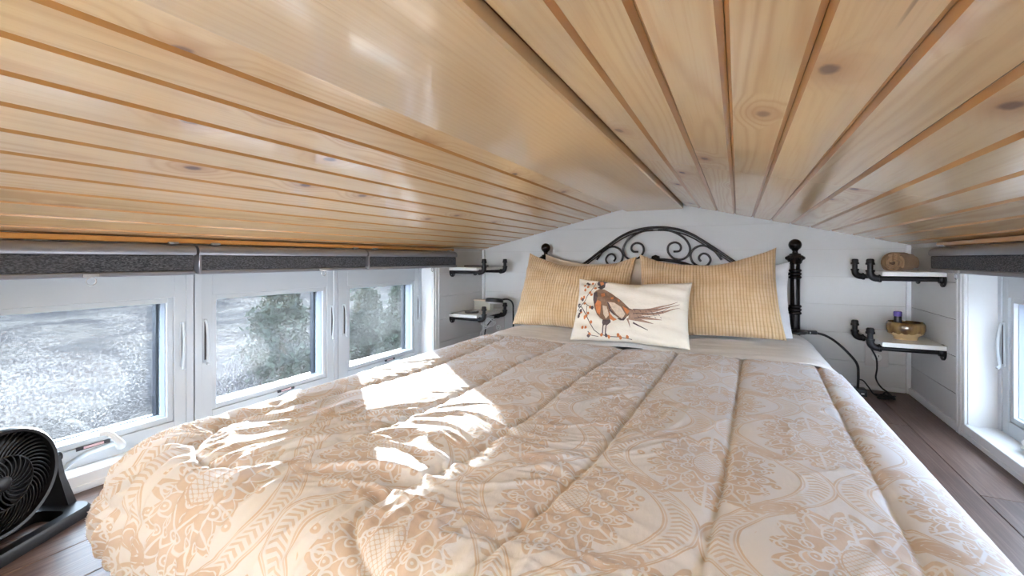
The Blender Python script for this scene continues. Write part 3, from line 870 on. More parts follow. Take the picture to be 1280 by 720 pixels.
def blob(x, y, r, n=7, seed=0):
    rr = random.Random(seed + x * 31 + y)
    return [(x + r * (0.75 + 0.5 * rr.random()) * math.cos(2 * PI * k / n), y + r * (0.75 + 0.5 * rr.random()) * math.sin(2 * PI * k / n)) for k in range(n)]
bird = print_patch('bird_back', [[(296, 232), (330, 215), (372, 226), (440, 262), (515, 318), (565, 362), (605, 398), (642, 410), (628, 440), (585, 458), (552, 482), (515, 468), (478, 442), (440, 392), (415, 345), (360, 300), (310, 268)]], 'print_brown', 0.0012)
print_patch('bird_breast', [[(272, 250), (298, 228), (350, 285), (412, 345), (428, 405), (450, 470), (402, 492), (352, 466), (312, 430), (285, 380), (266, 310)]], 'print_brown', 0.0016)
print_patch('bird_wing', [[(412, 338), (470, 348), (530, 385), (572, 440), (545, 474), (495, 440), (448, 392)], [(360, 360), (400, 372), (425, 440), (400, 470), (372, 430)]], 'print_pale', 0.0022)
for q_ in [[(288, 345), (310, 315), (345, 330), (345, 390), (340, 435), (310, 415)], [(342, 262), (372, 258), (382, 285), (358, 298), (344, 288)], [(545, 380), (585, 400), (612, 420), (590, 445), (565, 415)], [(318, 143), (352, 138), (362, 168), (334, 184)], [(425, 420), (470, 462), (500, 478), (470, 490), (435, 470)], [(432, 300), (455, 296), (462, 315), (440, 320)], [(500, 318), (520, 330), (515, 345), (498, 336)]]:
    print_patch('plumage_patch', [q_], 'print_orange', 0.0026)
for q_, n_ in zip([[(292, 150), (308, 130), (345, 128), (366, 140), (376, 160), (372, 205), (342, 226), (303, 206), (322, 186), (300, 172)], [(362, 140), (400, 152), (370, 164)], [(270, 255), (300, 240), (312, 290), (292, 335), (276, 345), (268, 305)], [(400, 335), (420, 345), (440, 395), (480, 440), (500, 455), (470, 440), (430, 410)], [(500, 470), (555, 465), (585, 460), (560, 485), (530, 484)]], ('bird_head', 'ear_tuft', 'neck_patch', 'wing_edge', 'rump_patch')):
    print_patch(n_, [q_], 'print_dark', 0.0018)
print_patch('bird_legs', [[(370, 478), (442, 478), (446, 500), (412, 520), (398, 512), (378, 520), (366, 500)]] + strip([(376, 510), (370, 575), (366, 585)], 5) + strip([(404, 512), (398, 570), (394, 588)], 5), 'print_dark', 0.0018)
tail = [((600, 425), (1025, 326), 12), ((610, 435), (1044, 343), 11), ((610, 450), (1045, 376), 12), ((605, 455), (888, 478), 16), ((600, 465), (815, 507), 13), ((630, 420), (920, 385), 14), ((640, 440), (900, 420), 14), ((590, 470), (615, 532), 8)]
tp = []
for (a, b, w_) in tail:
    mid1 = (a[0] + (b[0] - a[0]) * .45, a[1] + (b[1] - a[1]) * .30 + 4); mid2 = (a[0] + (b[0] - a[0]) * .75, a[1] + (b[1] - a[1]) * .62 + 4)
    tp += strip([a, mid1, mid2, b], w_, 1.5)
print_patch('bird_tail', tp, 'print_tail', 0.0014)
print_patch('bird_tail_bars', strip([(640, 405), (780, 402), (905, 388)], 3, 1) + strip([(640, 440), (790, 428), (900, 408), (960, 378)], 2.5, 1) + strip([(640, 500), (700, 525), (768, 553)], 6, 2) + strip([(650, 470), (780, 455), (850, 440)], 2.5, 1) + [p_ for k in range(16) for p_ in strip([(650 + k * 16, 412 + (k % 3) * 22), (660 + k * 16, 424 + (k % 3) * 20)], 2)], 'print_dark', 0.0020)
br = strip([(100, 380), (150, 340), (210, 265), (262, 205), (282, 140)], 4, 2) + strip([(105, 350), (150, 360), (200, 420), (240, 480), (290, 545), (340, 578), (420, 598), (520, 604), (630, 622)], 4, 2) + strip([(170, 322), (215, 352), (265, 376)], 3, 2) + strip([(208, 356), (206, 400), (220, 440)], 3, 2) + strip([(230, 550), (262, 582), (330, 596)], 3, 2)
print_patch('berry_branch', br, 'print_dark', 0.0014)
bl_ = [(172, 172), (206, 190), (176, 212), (232, 246), (248, 268), (134, 278), (168, 276), (180, 332), (240, 370), (146, 398), (206, 436), (256, 482), (176, 520), (206, 520), (246, 572), (360, 585), (425, 600), (510, 592), (528, 606), (590, 606), (250, 150), (284, 210), (222, 415), (192, 445)]
for x, y in bl_: print_patch('berry', [blob(x, y, 13, 8)], 'print_orange', 0.0020)
for x, y in [(195, 145), (212, 158), (150, 290), (116, 335), (130, 412), (122, 430), (140, 385), (262, 375), (238, 585), (400, 588)]: print_patch('leaf', [blob(x, y, 15, 6, 3)], 'print_dark', 0.0022)
pose(cush, (-0.435, 2.055, 0.412), 60, -1.0, 4)

# ------------------------------------------------------------------ headboard
HY = 2.732; HXM = -0.4305; PX_ = 0.6965
hb_t = thing('headboard', 'dark bronze iron headboard with scrolls and ball finials against the white wall', 'headboard', (HXM, HY, 0))
for s in (-1, 1):
    x = HXM + s * PX_
    post = build('post', MB().lathe([(0.0225, 0.0), (0.0225, 0.640)], (x, HY, 0), 'z', 20), 'iron', hb_t, 40)
    build('foot_cap', MB().lathe([(0.026, 0.0), (0.027, 0.012), (0.0226, 0.02)], (x, HY, 0), 'z', 20), 'iron', post, 40)
    for zc in (0.573, 0.388):
        prof = []
        for k in range(3):
            z0 = zc - 0.026 + k * 0.0175
            prof += [(0.023, z0), (0.0285, z0 + 0.004), (0.030, z0 + 0.0085), (0.0285, z0 + 0.013), (0.023, z0 + 0.017)]
        build('collar', MB().lathe(prof, (x, HY, 0), 'z', 20), 'iron', post, 50)
    build('crown', MB().lathe([(0.0228, 0.622), (0.030, 0.630), (0.033, 0.640), (0.038, 0.648), (0.040, 0.657), (0.036, 0.667), (0.027, 0.671), (0.026, 0.677), (0.014, 0.681), (0.012, 0.690), (0.016, 0.697)], (x, HY, 0), 'z', 24), 'iron', post, 50)
    mb = MB()
    for k in range(12):
        a = 2 * PI * k / 12; mb.sphere((x + 0.036 * math.cos(a), HY + 0.036 * math.sin(a), 0.655), 0.010, 8)
    build('bead_ring', mb, 'iron', post, 60)
    build('finial', MB().sphere((x, HY, 0.7235), 0.0305, 20), 'iron', post, 60)
build('rail', MB().tube([(HXM - PX_ + 0.015, HY, 0.388), (HXM + PX_ - 0.015, HY, 0.388)], 0.011, 12), 'iron', hb_t, 60)
arch = [(0.0, 0.836), (0.07, 0.831), (0.14, 0.815), (0.197, 0.790), (0.25, 0.756), (0.342, 0.690), (0.42, 0.632), (0.49, 0.590), (0.56, 0.575), (0.68, 0.573)]
def both(pts): return [(HXM - a, HY, z) for a, z in reversed(pts[1:])] + [(HXM + a, HY, z) for a, z in pts]
build('arch_rail', MB().tube(smooth_path(both(arch), 6), 0.0076, 10), 'iron', hb_t, 60)
build('arch_rod', MB().tube(smooth_path(both([(a, z - 0.017) for a, z in arch[:7]]), 6), 0.0042, 8), 'iron', hb_t, 60)
low = [(0.0, 0.646), (0.05, 0.645), (0.10, 0.639), (0.15, 0.627), (0.20, 0.611), (0.28, 0.588), (0.38, 0.572), (0.50, 0.560), (0.56, 0.560)]
build('curved_rail', MB().tube(smooth_path(both(low), 5), 0.0088, 10), 'iron', hb_t, 60)
build('knot', MB().lathe([(0.009, -0.022), (0.018, -0.017), (0.0245, -0.008), (0.026, 0.0), (0.0245, 0.008), (0.018, 0.017), (0.009, 0.022)], (HXM, HY, 0.646), 'x', 16), 'iron', hb_t, 50)
kn = MB()
for k in range(8):
    a = 2 * PI * k / 8; kn.tube([(HXM - 0.02, HY + 0.017 * math.cos(a), 0.646 + 0.017 * math.sin(a)), (HXM, HY + 0.026 * math.cos(a + .4), 0.646 + 0.026 * math.sin(a + .4)), (HXM + 0.02, HY + 0.017 * math.cos(a + .8), 0.646 + 0.017 * math.sin(a + .8))], 0.0045, 6)
build('knot_wrap', kn, 'iron', hb_t, 60)
big = [(-0.417, .820), (-0.361, .816), (-0.306, .794), (-0.263, .759), (-0.242, .713), (-0.25, .673), (-0.274, .652), (-0.301, .646), (-0.333, .656), (-0.358, .685), (-0.362, .714), (-0.35, .737), (-0.322, .746), (-0.298, .735), (-0.29, .713), (-0.301, .695), (-0.331, .693)]
out = [(-0.078, .645), (-0.102, .680), (-0.127, .709), (-0.174, .726), (-0.21, .716), (-0.231, .696), (-0.239, .667), (-0.226, .630), (-0.189, .608), (-0.153, .614), (-0.135, .645), (-0.148, .672), (-0.171, .681), (-0.189, .670), (-0.194, .653), (-0.184, .636)]
for s in (1, -1):
    for nm, L in (('centre_scroll', big), ('side_scroll', out)):
        pth = smooth_path([(HXM + s * (a - HXM + 0.0), HY - 0.001, z) for a, z in L], 5)
        build('scroll', MB().tube(pth, 0.0062, 8), 'iron', hb_t, 60)

# ------------------------------------------------------------------ pipe shelves
def pipe_shelf(s, z, label):
    mir = lambda x, y, z_: (side(x, s), y, z_)
    yn, yf = 2.405, 2.685
    t = thing('pipe_shelf', label, 'shelf', (side(XL, s), (yn + yf) / 2, z), 'white pipe shelves beside the bed')
    build('board', MB().box(XL + 0.001, XL + 0.205, yn - 0.035, YB - 0.03, z + 0.0, z + 0.0185, 0.0015).map(mir), 'shelf', t, 30)
    xe_ = XL + 0.238; zc = z - 0.0115
    for yy in (yn, yf):
        fl = build('flange', MB().lathe([(0.032, 0.0005), (0.032, 0.006), (0.018, 0.008), (0.0165, 0.016), (0.0, 0.016)], (XL, yy, zc), 'x', 20).map(mir), 'pipe', t, 40)
        for k in range(4):
            a = PI / 4 + k * PI / 2
            build('screw', MB().sphere((XL + 0.0062, yy + 0.024 * math.cos(a), zc + 0.024 * math.sin(a)), 0.0042, 8, 0.5).map(mir), 'steel', fl, 60)
        build('pipe', MB().tube([(XL + 0.015, yy, zc), (xe_ - 0.028, yy, zc)], 0.0105, 12).map(mir), 'pipe', t, 60)
        el = [(xe_ - 0.034, yy, zc)] + [(xe_ - 0.024 + 0.024 * math.sin(a * PI / 16), yy, zc + 0.024 - 0.024 * math.cos(a * PI / 16)) for a in range(0, 9)] + [(xe_, yy, zc + 0.034)]
        elb = build('elbow', MB().tube(el, 0.0142, 14).map(mir), 'pipe', t, 60)
        mb = MB().tube([(xe_ - 0.037, yy, zc), (xe_ - 0.029, yy, zc)], 0.0168, 14).tube([(xe_, yy, zc + 0.028), (xe_, yy, zc + 0.036)], 0.0168, 14)
        build('elbow_lip', mb.map(mir), 'pipe', elb, 40)
        build('nipple', MB().tube([(xe_, yy, zc + 0.034), (xe_, yy, zc + 0.062)], 0.0108, 12).map(mir), 'pipe', t, 60)
        build('end_cap', MB().lathe([(0.0165, 0.0), (0.0172, 0.003), (0.0165, 0.008), (0.0145, 0.010), (0.0145, 0.021), (0.011, 0.0255), (0.0, 0.0265)], (xe_, yy, zc + 0.058), 'z', 16).map(mir), 'pipe', t, 40)
    return t
ZU, ZL = 0.5785, 0.283
pipe_shelf(0, ZU, 'white board shelf on black pipes holding a flat dark case, above the beige box')
pipe_shelf(0, ZL, 'white board shelf on black pipes holding the beige box and grey disc')
pipe_shelf(1, ZU, 'white board shelf on black pipes holding the rolled tan towel')
pipe_shelf(1, ZL, 'white board shelf on black pipes holding the brown glazed bowl')

# rolled towel: one end shows its spiral
def towel():
    t = thing('rolled_towel', 'tan towel rolled up on the upper pipe shelf', 'towel', (0.648, 2.56, ZU + 0.0185))
    zc = ZU + 0.0185 + 0.036; mb = MB()
    n = 110; turns = 3.6; L = 0.062
    inner = []; outer = []
    for i in range(n + 1):
        f = i / n; a = f * turns * 2 * PI; r = 0.005 + 0.030 * f
        inner.append((r * math.cos(a), r * math.sin(a) * 0.98))
    vs = []; fs = []
    th = 0.0072
    for (u_, w_) in inner:
        l = math.hypot(u_, w_) or 1; k = (l + th) / l
        for (p, q) in ((u_, w_), (u_ * k, w_ * k)):
            for e in (-L, L):
                vs.append((e + 0.004 * math.sin(p * 300), p, q))
    for i in range(n):
        b = i * 4; c = b + 4
        fs += [(b, b + 1, c + 1, c), (b + 2, c + 2, c + 3, b + 3), (b, c, c + 2, b + 2), (b + 1, b + 3, c + 3, c + 1)]
    fs += [(0, 2, 3, 1), (n * 4, n * 4 + 1, n * 4 + 3, n * 4 + 2)]
    mb.add(vs, fs)
    tn = math.radians(52)
    mb.v = [(0.648 + x * math.cos(tn) - y * math.sin(tn), 2.56 + x * math.sin(tn) + y * math.cos(tn), zc + z + 0.0015) for x, y, z in mb.v]
    build('roll', mb, 'towel', t, 50)
    fl = MB()
    vs = []; fs = []
    for i in range(13):
        a = math.radians(-75 + i * 17)
        for e in (-0.062, 0.062 - 0.05 * (i / 12)):
            for rr in (0.0425, 0.0465): vs.append((e, rr * math.cos(a), rr * math.sin(a) * 0.97))
    for i in range(12):
        b = i * 4; c = b + 4
        fs += [(b, c, c + 2, b + 2), (b + 1, b + 3, c + 3, c + 1), (b, b + 1, c + 1, c), (b + 2, c + 2, c + 3, b + 3)]
    fs += [(0, 2, 3, 1), (48, 49, 51, 50)]
    fl.add(vs, fs); fl.v = [(0.648 + x * math.cos(tn) - y * math.sin(tn), 2.56 + x * math.sin(tn) + y * math.cos(tn), max(zc + z + 0.0015, ZU + 0.019)) for x, y, z in fl.v]
    build('flap', fl, 'towel', t, 50)
towel()
# bowl and bottle
bwl = tag(build('bowl', MB().lathe([(0.0, 0.0), (0.040, 0.0), (0.042, 0.008), (0.046, 0.013), (0.062, 0.022), (0.0675, 0.036), (0.067, 0.054), (0.062, 0.063), (0.0595, 0.0635), (0.059, 0.060), (0.062, 0.050), (0.060, 0.034), (0.050, 0.018), (0.035, 0.012), (0.0, 0.011)], (0, 0, 0), 'z', 40), 'ceramic', None, 60), 'brown drip-glazed ceramic bowl on the lower pipe shelf', 'bowl')
bwl.scale = (1, 1, 1.18); bwl.location = (0.652, 2.51, ZL + 0.0188)
bt = thing('small_bottle', 'small black bottle with a purple cap standing in the glazed bowl', 'bottle', (0.627, 2.515, ZL + 0.0322))
build('body', MB().lathe([(0.0, 0.0), (0.0125, 0.0), (0.0135, 0.002), (0.0135, 0.080), (0.0125, 0.084), (0.0, 0.084)], (0.627, 2.515, ZL + 0.0322), 'z', 18), 'black', bt, 50)
build('cap', MB().lathe([(0.0145, 0.0842), (0.015, 0.086), (0.015, 0.102), (0.013, 0.105), (0.0, 0.105)], (0.627, 2.515, ZL + 0.0322), 'z', 18), 'purple', bt, 50)

# left shelf things
cs = tag(build('flat_case', MB().box(-1.635, -1.505, 2.53, 2.64, ZU + 0.0187, ZU + 0.030, 0.003, 2), 'book', None, 40), 'flat dark case lying on the upper pipe shelf', 'case')
bx_t = thing('storage_box', 'small beige grey box standing on the lower pipe shelf', 'box', (-1.568, 2.68, ZL + 0.0187))
build('body', MB().box(-1.632, -1.505, 2.655, 2.705, ZL + 0.0187, ZL + 0.078, 0.002), 'box_beige', bx_t, 40)
build('lid', MB().box(-1.635, -1.502, 2.652, 2.708, ZL + 0.0782, ZL + 0.087, 0.002), 'cream_cotton', bx_t, 40)
ds = thing('round_charger', 'flat dark grey round disc lying on the lower pipe shelf', 'disc', (-1.535, 2.47, ZL + 0.0187))
build('body', MB().lathe([(0.0, 0.0), (0.043, 0.0), (0.046, 0.003), (0.046, 0.010), (0.043, 0.0125), (0.0, 0.0125)], (-1.535, 2.47, ZL + 0.0187), 'z', 28), 'book', ds, 40)
build('pad', MB().lathe([(0.0, 0.0126), (0.038, 0.0126), (0.036, 0.014), (0.0, 0.014)], (-1.535, 2.47, ZL + 0.0187), 'z', 28), 'steel', ds, 40)

# ------------------------------------------------------------------ gooseneck lamps
lp = thing('gooseneck_lamp', 'black gooseneck reading lamp beside the headboard post and the bowl shelf', 'lamp', (0.513, 2.655, 0))
by = 2.655
build('base', MB().box(0.478, 0.545, by - 0.03, by + 0.03, 0.0, 0.034, 0.005, 2), 'black', lp, 40)
build('base_plate', MB().lathe([(0.0, 0.0), (0.06, 0.0), (0.062, 0.004), (0.058, 0.012), (0.0, 0.013)], (0.470, by + 0.045, 0.0005), 'z', 28), 'cassette', lp, 40)
gn = smooth_path([(0.513, by, 0.034), (0.515, by, 0.09), (0.510, by, 0.147), (0.476, by, 0.197), (0.428, by, 0.246), (0.385, by, 0.274), (0.345, by - 0.005, 0.2850)], 8)
build('gooseneck', MB().tube(gn, 0.0055, 10), 'black_rubber', lp, 60)
hd = build('lamp_head', MB().box(0.268, 0.350, by - 0.022, by + 0.008, 0.278, 0.296, 0.004, 2), 'black', lp, 40)
rg = [(0.266 + 0.036 * math.cos(a * PI / 12), by - 0.022 + 0.036 * math.sin(a * PI / 12), 0.287) for a in range(24)]
build('clamp_ring', MB().tube(rg, 0.0085, 8, True), 'black', lp, 60)
build('switch', MB().box(0.318, 0.323, by - 0.0235, by - 0.0215, 0.283, 0.291), 'steel', hd, 30)
build('usb_slot', MB().box(0.520, 0.532, by - 0.0312, by - 0.0295, 0.012, 0.019), 'lamp_white', lp, 30)

lx, ly = -1.372, 2.745
l2 = thing('gooseneck_lamp', 'black gooseneck lamp with a round head over the beige box', 'lamp', (lx, ly, 0))
build('base', MB().box(lx - 0.035, lx + 0.035, ly - 0.025, ly + 0.03, 0.0, 0.034, 0.005, 2), 'black', l2, 40)
gn = smooth_path([(lx, ly, 0.034), (lx, ly, 0.15), (lx, ly - 0.002, 0.28), (lx, ly - 0.004, 0.335), (lx - 0.006, ly - 0.025, 0.366), (lx - 0.024, ly - 0.055, 0.378), (lx - 0.05, ly - 0.095, 0.376)], 8)
build('gooseneck', MB().tube(gn, 0.0055, 10), 'black_rubber', l2, 60)
hd2 = build('lamp_head', MB().lathe([(0.0, 0.0), (0.055, 0.0), (0.060, 0.004), (0.060, 0.018), (0.052, 0.026), (0.0, 0.028)], (0, 0, 0), 'z', 32), 'black', None, 40)
hd2.parent = l2; hd2.location = (-1.44 - lx, 2.598 - ly, 0.362); hd2.rotation_euler = (math.radians(-10), 0, 0)
df = build('diffuser', MB().lathe([(0.0, -0.006), (0.046, -0.006), (0.055, -0.0005), (0.0, -0.0003)], (0, 0, 0), 'z', 32), 'lamp_white', None, 40)
df.parent = hd2

# ------------------------------------------------------------------ outlets and cords
def outlet(s, label):
    mir = (lambda x, y, z: (x, y, z)) if s else (lambda x, y, z: (2 * XC - x, y, z))
    t = thing('wall_outlet', label, 'outlet', mir(0.615, YB, 0.213), 'wall outlets under the shelves')
    build('plate', MB().box(0.568, 0.661, YB - 0.009, YB - 0.0003, 0.118, 0.306, 0.003, 2).map(mir), 'plate', t, 40)
    for zc in (0.165, 0.250):
        rc = build('receptacle', MB().lathe([(0.0, -0.0015), (0.019, -0.0015), (0.020, 0.0), (0.02, 0.004)], (0.6145, YB - 0.010, zc), 'y', 20).map(mir), 'white_plastic', t, 40)
        mb = MB().box(0.606, 0.6085, YB - 0.0125, YB - 0.011, zc + 0.001, zc + 0.010).box(0.6205, 0.623, YB - 0.0125, YB - 0.011, zc + 0.001, zc + 0.010).lathe([(0.0, 0.0), (0.003, 0.0), (0.003, 0.001)], (0.6145, YB - 0.0125, zc - 0.008), 'y', 8)
        build('slots', mb.map(mir), 'black', rc, 30)
    return t
outlet(1, 'white wall outlet plate beneath the bowl shelf')
outlet(0, 'white wall outlet plate beneath the shelf with the beige box')
crd = thing('power_cord', 'black power cord hanging from the bowl shelf down to a tangle on the floor', 'cord', (0.60, 2.63, 0))
pth = smooth_path([(0.562, 2.70, 0.262), (0.570, 2.69, 0.225), (0.588, 2.68, 0.18), (0.590, 2.675, 0.13), (0.585, 2.67, 0.085), (0.60, 2.66, 0.05), (0.625, 2.65, 0.028), (0.640, 2.64, 0.012)], 8)
build('lead', MB().tube(pth, 0.0036, 8), 'black_rubber', crd, 60)
tp_ = []
for k in range(70):
    a = k * 0.75; tp_.append((0.612 + 0.036 * math.cos(a) * (0.5 + 0.5 * math.sin(k * 1.7) ** 2), 2.635 + 0.028 * math.sin(a * 1.13), 0.007 + 0.020 * (0.5 + 0.5 * math.sin(k * 0.9)) * (k / 70)))
build('tangle', MB().tube(smooth_path(tp_, 3), 0.0034, 7), 'black_rubber', crd, 60)
build('tie', MB().tube([(0.612 + 0.012 * math.cos(a * PI / 6), 2.62, 0.020 + 0.014 * math.sin(a * PI / 6)) for a in range(12)], 0.004, 6, True), 'black_rubber', crd, 60)
pl = thing('lamp_cord', 'short black lead looping from the lamp base towards the tangled cord', 'cord', (0.55, 2.64, 0))
build('lead', MB().tube(smooth_path([(0.516, 2.640, 0.078), (0.53, 2.635, 0.075), (0.548, 2.63, 0.05), (0.566, 2.63, 0.022), (0.59, 2.632, 0.008)], 8), 0.003, 7), 'black_rubber', pl, 60)
l3 = thing('adapter_cord', 'black plug and pale cable bundle beneath the shelf with the beige box', 'cord', (2 * XC - 0.6145, YB - 0.03, 0.0))
xo_ = 2 * XC - 0.6145
build('plug', MB().box(xo_ - 0.018, xo_ + 0.018, YB - 0.045, YB - 0.0108, 0.235, 0.275, 0.006, 2), 'black', l3, 40)
build('lead', MB().tube(smooth_path([(xo_ + 0.01, YB - 0.045, 0.25), (xo_ - 0.02, YB - 0.08, 0.22), (xo_ - 0.05, YB - 0.10, 0.17), (xo_ - 0.06, YB - 0.10, 0.10), (xo_ - 0.05, YB - 0.10, 0.004)], 8), 0.004, 8), 'black_rubber', l3, 60)
wp = [(xo_ - 0.02 + 0.05 * math.cos(k * 0.7), YB - 0.12 + 0.02 * math.sin(k * 1.9), 0.215 + 0.03 * math.sin(k * 0.7) + 0.004 * math.sin(k * 2.3)) for k in range(36)]
wp += [(xo_ - 0.07, YB - 0.13, 0.15), (xo_ - 0.075, YB - 0.13, 0.06), (xo_ - 0.06, YB - 0.12, 0.004)]
build('pale_cable', MB().tube(smooth_path(wp, 3), 0.0028, 6), 'white_plastic', l3, 60)

# ------------------------------------------------------------------ desk fan
fan = thing('desk_fan', 'black round floor fan with swirling grille beside the window', 'fan', (0, 0, 0))
fr = 0.118
# modelled facing +x, centre of the head at (0,0,hz)
hz = 0.142
build('housing', MB().lathe([(0.098, -0.070), (0.112, -0.060), (0.119, -0.020), (0.1225, 0.010), (0.1225, 0.022), (0.118, 0.028), (0.112, 0.026), (0.110, 0.015), (0.106, -0.05), (0.098, -0.066)], (0, 0, hz), 'x', 48), 'black', fan, 40)
build('back_plate', MB().lathe([(0.0, -0.066), (0.05, -0.068), (0.052, -0.060), (0.0, -0.058)], (0, 0, hz), 'x', 32), 'black', fan, 40)
build('hub', MB().lathe([(0.0, 0.028), (0.012, 0.0275), (0.018, 0.024), (0.019, 0.012), (0.0, 0.010)], (0, 0, hz), 'x', 24), 'black', fan, 40)
build('inner_ring', MB().tube([(0.024, 0.060 * math.cos(a * PI / 20), hz + 0.060 * math.sin(a * PI / 20)) for a in range(40)], 0.0022, 6, True), 'black', fan, 60)
def vane(r0, r1, a0, a1, n=6):
    P = []
    for i in range(n + 1):
        f = i / n; a = a0 + (a1 - a0) * f ** 1.1; r = r0 + (r1 - r0) * f
        P.append((0.024 - 0.010 * f * f if r1 > 0.1 else 0.024, r * math.cos(a), r * math.sin(a)))
    return P
def ring_of(count, path, r):
    src = None
    for k in range(count):
        if src is None:
            src = build('grille_vane', MB().tube(path, r, 6), 'black', None, 60); src.parent = fan; src.location = (0, 0, hz)
        else: inst(src, fan, (0, 0, hz), (2 * PI * k / count, 0, 0))
ring_of(44, vane(0.060, 0.112, 0.0, -0.62), 0.0021)
ring_of(22, vane(0.017, 0.060, 0.0, 0.75), 0.0019)
rg_ = ring_of
for rr in (0.098,):
    build('rear_ring', MB().tube([(-0.062, 0.08 * math.cos(a * PI / 20), hz + 0.08 * math.sin(a * PI / 20)) for a in range(40)], 0.003, 6, True), 'black', fan, 60)
mb = MB()
for k in range(24):
    a = 2 * PI * k / 24; mb.tube([(-0.064, 0.048 * math.cos(a), hz + 0.048 * math.sin(a)), (-0.062, 0.080 * math.cos(a + .2), hz + 0.080 * math.sin(a + .2)), (-0.060, 0.104 * math.cos(a + .45), hz + 0.104 * math.sin(a + .45))], 0.0022, 5)
build('rear_grille', mb, 'black', fan, 60)
for k in range(3):
    mb = MB(); vs = []; fs = []
    for i in range(7):
        f = i / 6; r = 0.018 + 0.084 * f
        for j in range(7):
            g_ = j / 6; a = 2 * PI * k / 3 + (g_ - 0.5) * 1.75 * (1 - 0.2 * f) - 0.5 * f
            vs.append((-0.012 - 0.032 * (g_ - 0.5), r * math.cos(a), hz + r * math.sin(a)))
    for i in range(6):
        for j in range(6): fs.append((i * 7 + j, i * 7 + j + 1, i * 7 + j + 8, i * 7 + j + 7))
    mb.add(vs, fs); b_ = build('blade', mb, 'black', fan, 60)
    so = b_.modifiers.new('thickness', 'SOLIDIFY'); so.thickness = 0.002
build('motor', MB().lathe([(0.0, -0.058), (0.035, -0.056), (0.036, -0.032), (0.02, -0.004), (0.0, 0.004)], (0, 0, hz), 'x', 24), 'black', fan, 40)
for s in (-1, 1):       # side arms the head pivots on
    prof = [(-0.042, 0.0), (0.048, 0.0), (0.050, 0.012), (0.022, 0.10), (0.016, 0.150), (0.0, 0.160), (-0.016, 0.150), (-0.024, 0.10)]
    mb = MB().prism(prof, lambda p: (p[0], s * 0.1255, p[1]), lambda p: (p[0], s * (0.148 - 0.10 * max(p[1] - 0.02, 0)), p[1]))
    arm = build('side_arm', mb, 'black', fan, 40)
    build('pivot_knob', MB().lathe([(0.0, 0.0), (0.013, 0.0), (0.013, 0.010), (0.010, 0.013), (0.0, 0.013)], (0, s * 0.1345, hz), 'y', 18).map(lambda x, y, z: (x, y if s > 0 else y - 0.013, z)), 'black', arm, 40)
mb = MB()
def rrect(x0, x1, y0, y1, r, n=6):
    P = []
    for cx_, cy_, a0 in ((x1 - r, y1 - r, 0), (x0 + r, y1 - r, 90), (x0 + r, y0 + r, 180), (x1 - r, y0 + r, 270)):
        for k in range(n + 1):
            a = math.radians(a0 + 90 * k / n); P.append((cx_ + r * math.cos(a), cy_ + r * math.sin(a)))
    return P
outer = rrect(-0.06, 0.095, -0.150, 0.150, 0.03); inner_ = rrect(-0.01, 0.070, -0.100, 0.100, 0.02)
n = len(outer); vs = []; fs = []
for z, A in ((0.0, outer), (0.020, outer), (0.026, [(x * 0.96 + 0.0006, y * 0.97) for x, y in outer]), (0.026, inner_), (0.0, inner_)):
    vs += [(x, y, z) for x, y in A]
for l in range(5):
    for k in range(n):
        k2 = (k + 1) % n; l2_ = (l + 1) % 5; fs.append((l * n + k, l * n + k2, l2_ * n + k2, l2_ * n + k))
mb.add(vs, fs)
build('base', mb, 'black', fan, 40)
fan.location = (-1.495, 0.375, 0.0005); fan.rotation_euler = (0, 0, math.radians(27))

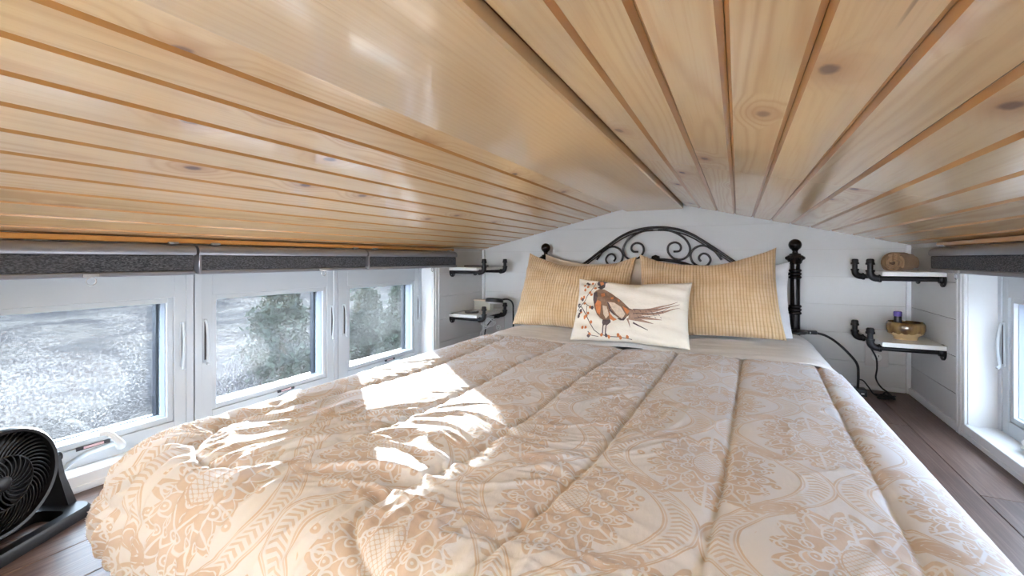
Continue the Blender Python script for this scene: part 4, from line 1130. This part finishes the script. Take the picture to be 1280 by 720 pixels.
# ------------------------------------------------------------------ outside: ground, trees, brush
def ground():
    n = 90; vs = []; fs = []
    for i in range(n + 1):
        for j in range(n + 1):
            x = -90 + 180 * i / n; y = -90 + 180 * j / n
            z = -2.9 + 0.25 * math.sin(x * 0.21 + 1) * math.cos(y * 0.17) + 0.12 * math.sin(x * 0.7 + y * 0.5)
            if math.hypot(x, y) < 7: z = -2.9
            vs.append((x, y, z))
    for i in range(n):
        for j in range(n): fs.append((i * (n + 1) + j, (i + 1) * (n + 1) + j, (i + 1) * (n + 1) + j + 1, i * (n + 1) + j + 1))
    o = build('ground', MB().add(vs, fs), 'ground', None, 80, 'structure')
ground()
def conifer(x, y, h, r, label, seed, name='juniper_tree'):
    rr = random.Random(seed); zb = -2.95
    t = thing(name, label, 'tree', (x, y, zb), 'junipers outside the windows')
    build('trunk', MB().tube([(x, y, zb - 0.2), (x + 0.05, y, zb + h * 0.4), (x, y + 0.05, zb + h * 0.9)], [0.13, 0.09, 0.03], 8), 'bark', t, 60)
    vs = []; fs = []
    for b in range(int(150 * h)):
        f = rr.random() ** 0.8; z = zb + 0.15 * h + f * h * 0.86
        rad = r * (1 - f) ** 0.75 * (0.55 + 0.55 * rr.random()) * (1 + 0.25 * math.sin(f * 17 + seed)) + 0.05
        a = rr.random() * 2 * PI; bx_, by_ = x + rad * math.cos(a), y + rad * math.sin(a)
        for q in range(14):
            cx_ = bx_ + rr.gauss(0, 0.11); cy_ = by_ + rr.gauss(0, 0.11); cz_ = z + rr.gauss(0, 0.13); s_ = 0.05 + 0.06 * rr.random()
            d1 = Vector((rr.gauss(0, 1), rr.gauss(0, 1), rr.gauss(0, 1))).normalized() * s_; d2 = Vector((rr.gauss(0, 1), rr.gauss(0, 1), rr.gauss(0, 1))).normalized() * s_
            o = len(vs); c = Vector((cx_, cy_, cz_)); vs += [c - d1, c + d1, c + d2]; fs.append((o, o + 1, o + 2))
    fo = build('foliage', MB().add(vs, fs), 'needles', t, 0)
    return t
def at_ray(px, dist):
    u_ = (px - 640) / 560.0; c_, s_ = math.cos(YAW), math.sin(YAW)
    d = Vector((u_ * c_ - s_, u_ * s_ + c_)).normalized() * dist; return d.x, d.y
for i, (px, dist, h, r, lab) in enumerate([(352, 13.0, 2.9, 0.95, 'broad juniper tree seen through the middle window'), (458, 15.0, 2.55, 0.75, 'slim juniper tree near the opening edge of the window by the shelves'), (503, 13.5, 2.7, 0.75, 'juniper tree at the hinge edge of the window by the shelves'), (484, 9.6, 0.9, 0.42, 'low young juniper between the two taller ones')]):
    x, y = at_ray(px, dist); conifer(x, y, h, r, lab, i + 3)
def brush(px, dist, r, h, lab, seed):
    rr = random.Random(seed); x, y = at_ray(px, dist); zb = -2.95
    vs = []; fs = []
    for b in range(2600):
        a = rr.random() * 2 * PI; q = rr.random() ** 0.5; z = zb + h * rr.random() * (1 - 0.7 * q * q)
        c = Vector((x + r * q * math.cos(a), y + r * q * math.sin(a), z)); L = 0.12
        d1 = Vector((rr.gauss(0, .5), rr.gauss(0, .5), 1)).normalized() * L; d2 = Vector((rr.gauss(0, 1), rr.gauss(0, 1), 0)).normalized() * 0.012
        o = len(vs); vs += [c - d2, c + d2, c + d1]; fs.append((o, o + 1, o + 2))
    o = build('brush', MB().add(vs, fs), 'brush', None, 0)
    tag(o, lab, 'bush')
brush(297, 9.5, 0.55, 1.9, 'leafless grey bush beside the broad juniper', 5)
brush(322, 7.6, 0.5, 0.6, 'low grey brush at the foot of the broad juniper', 6)
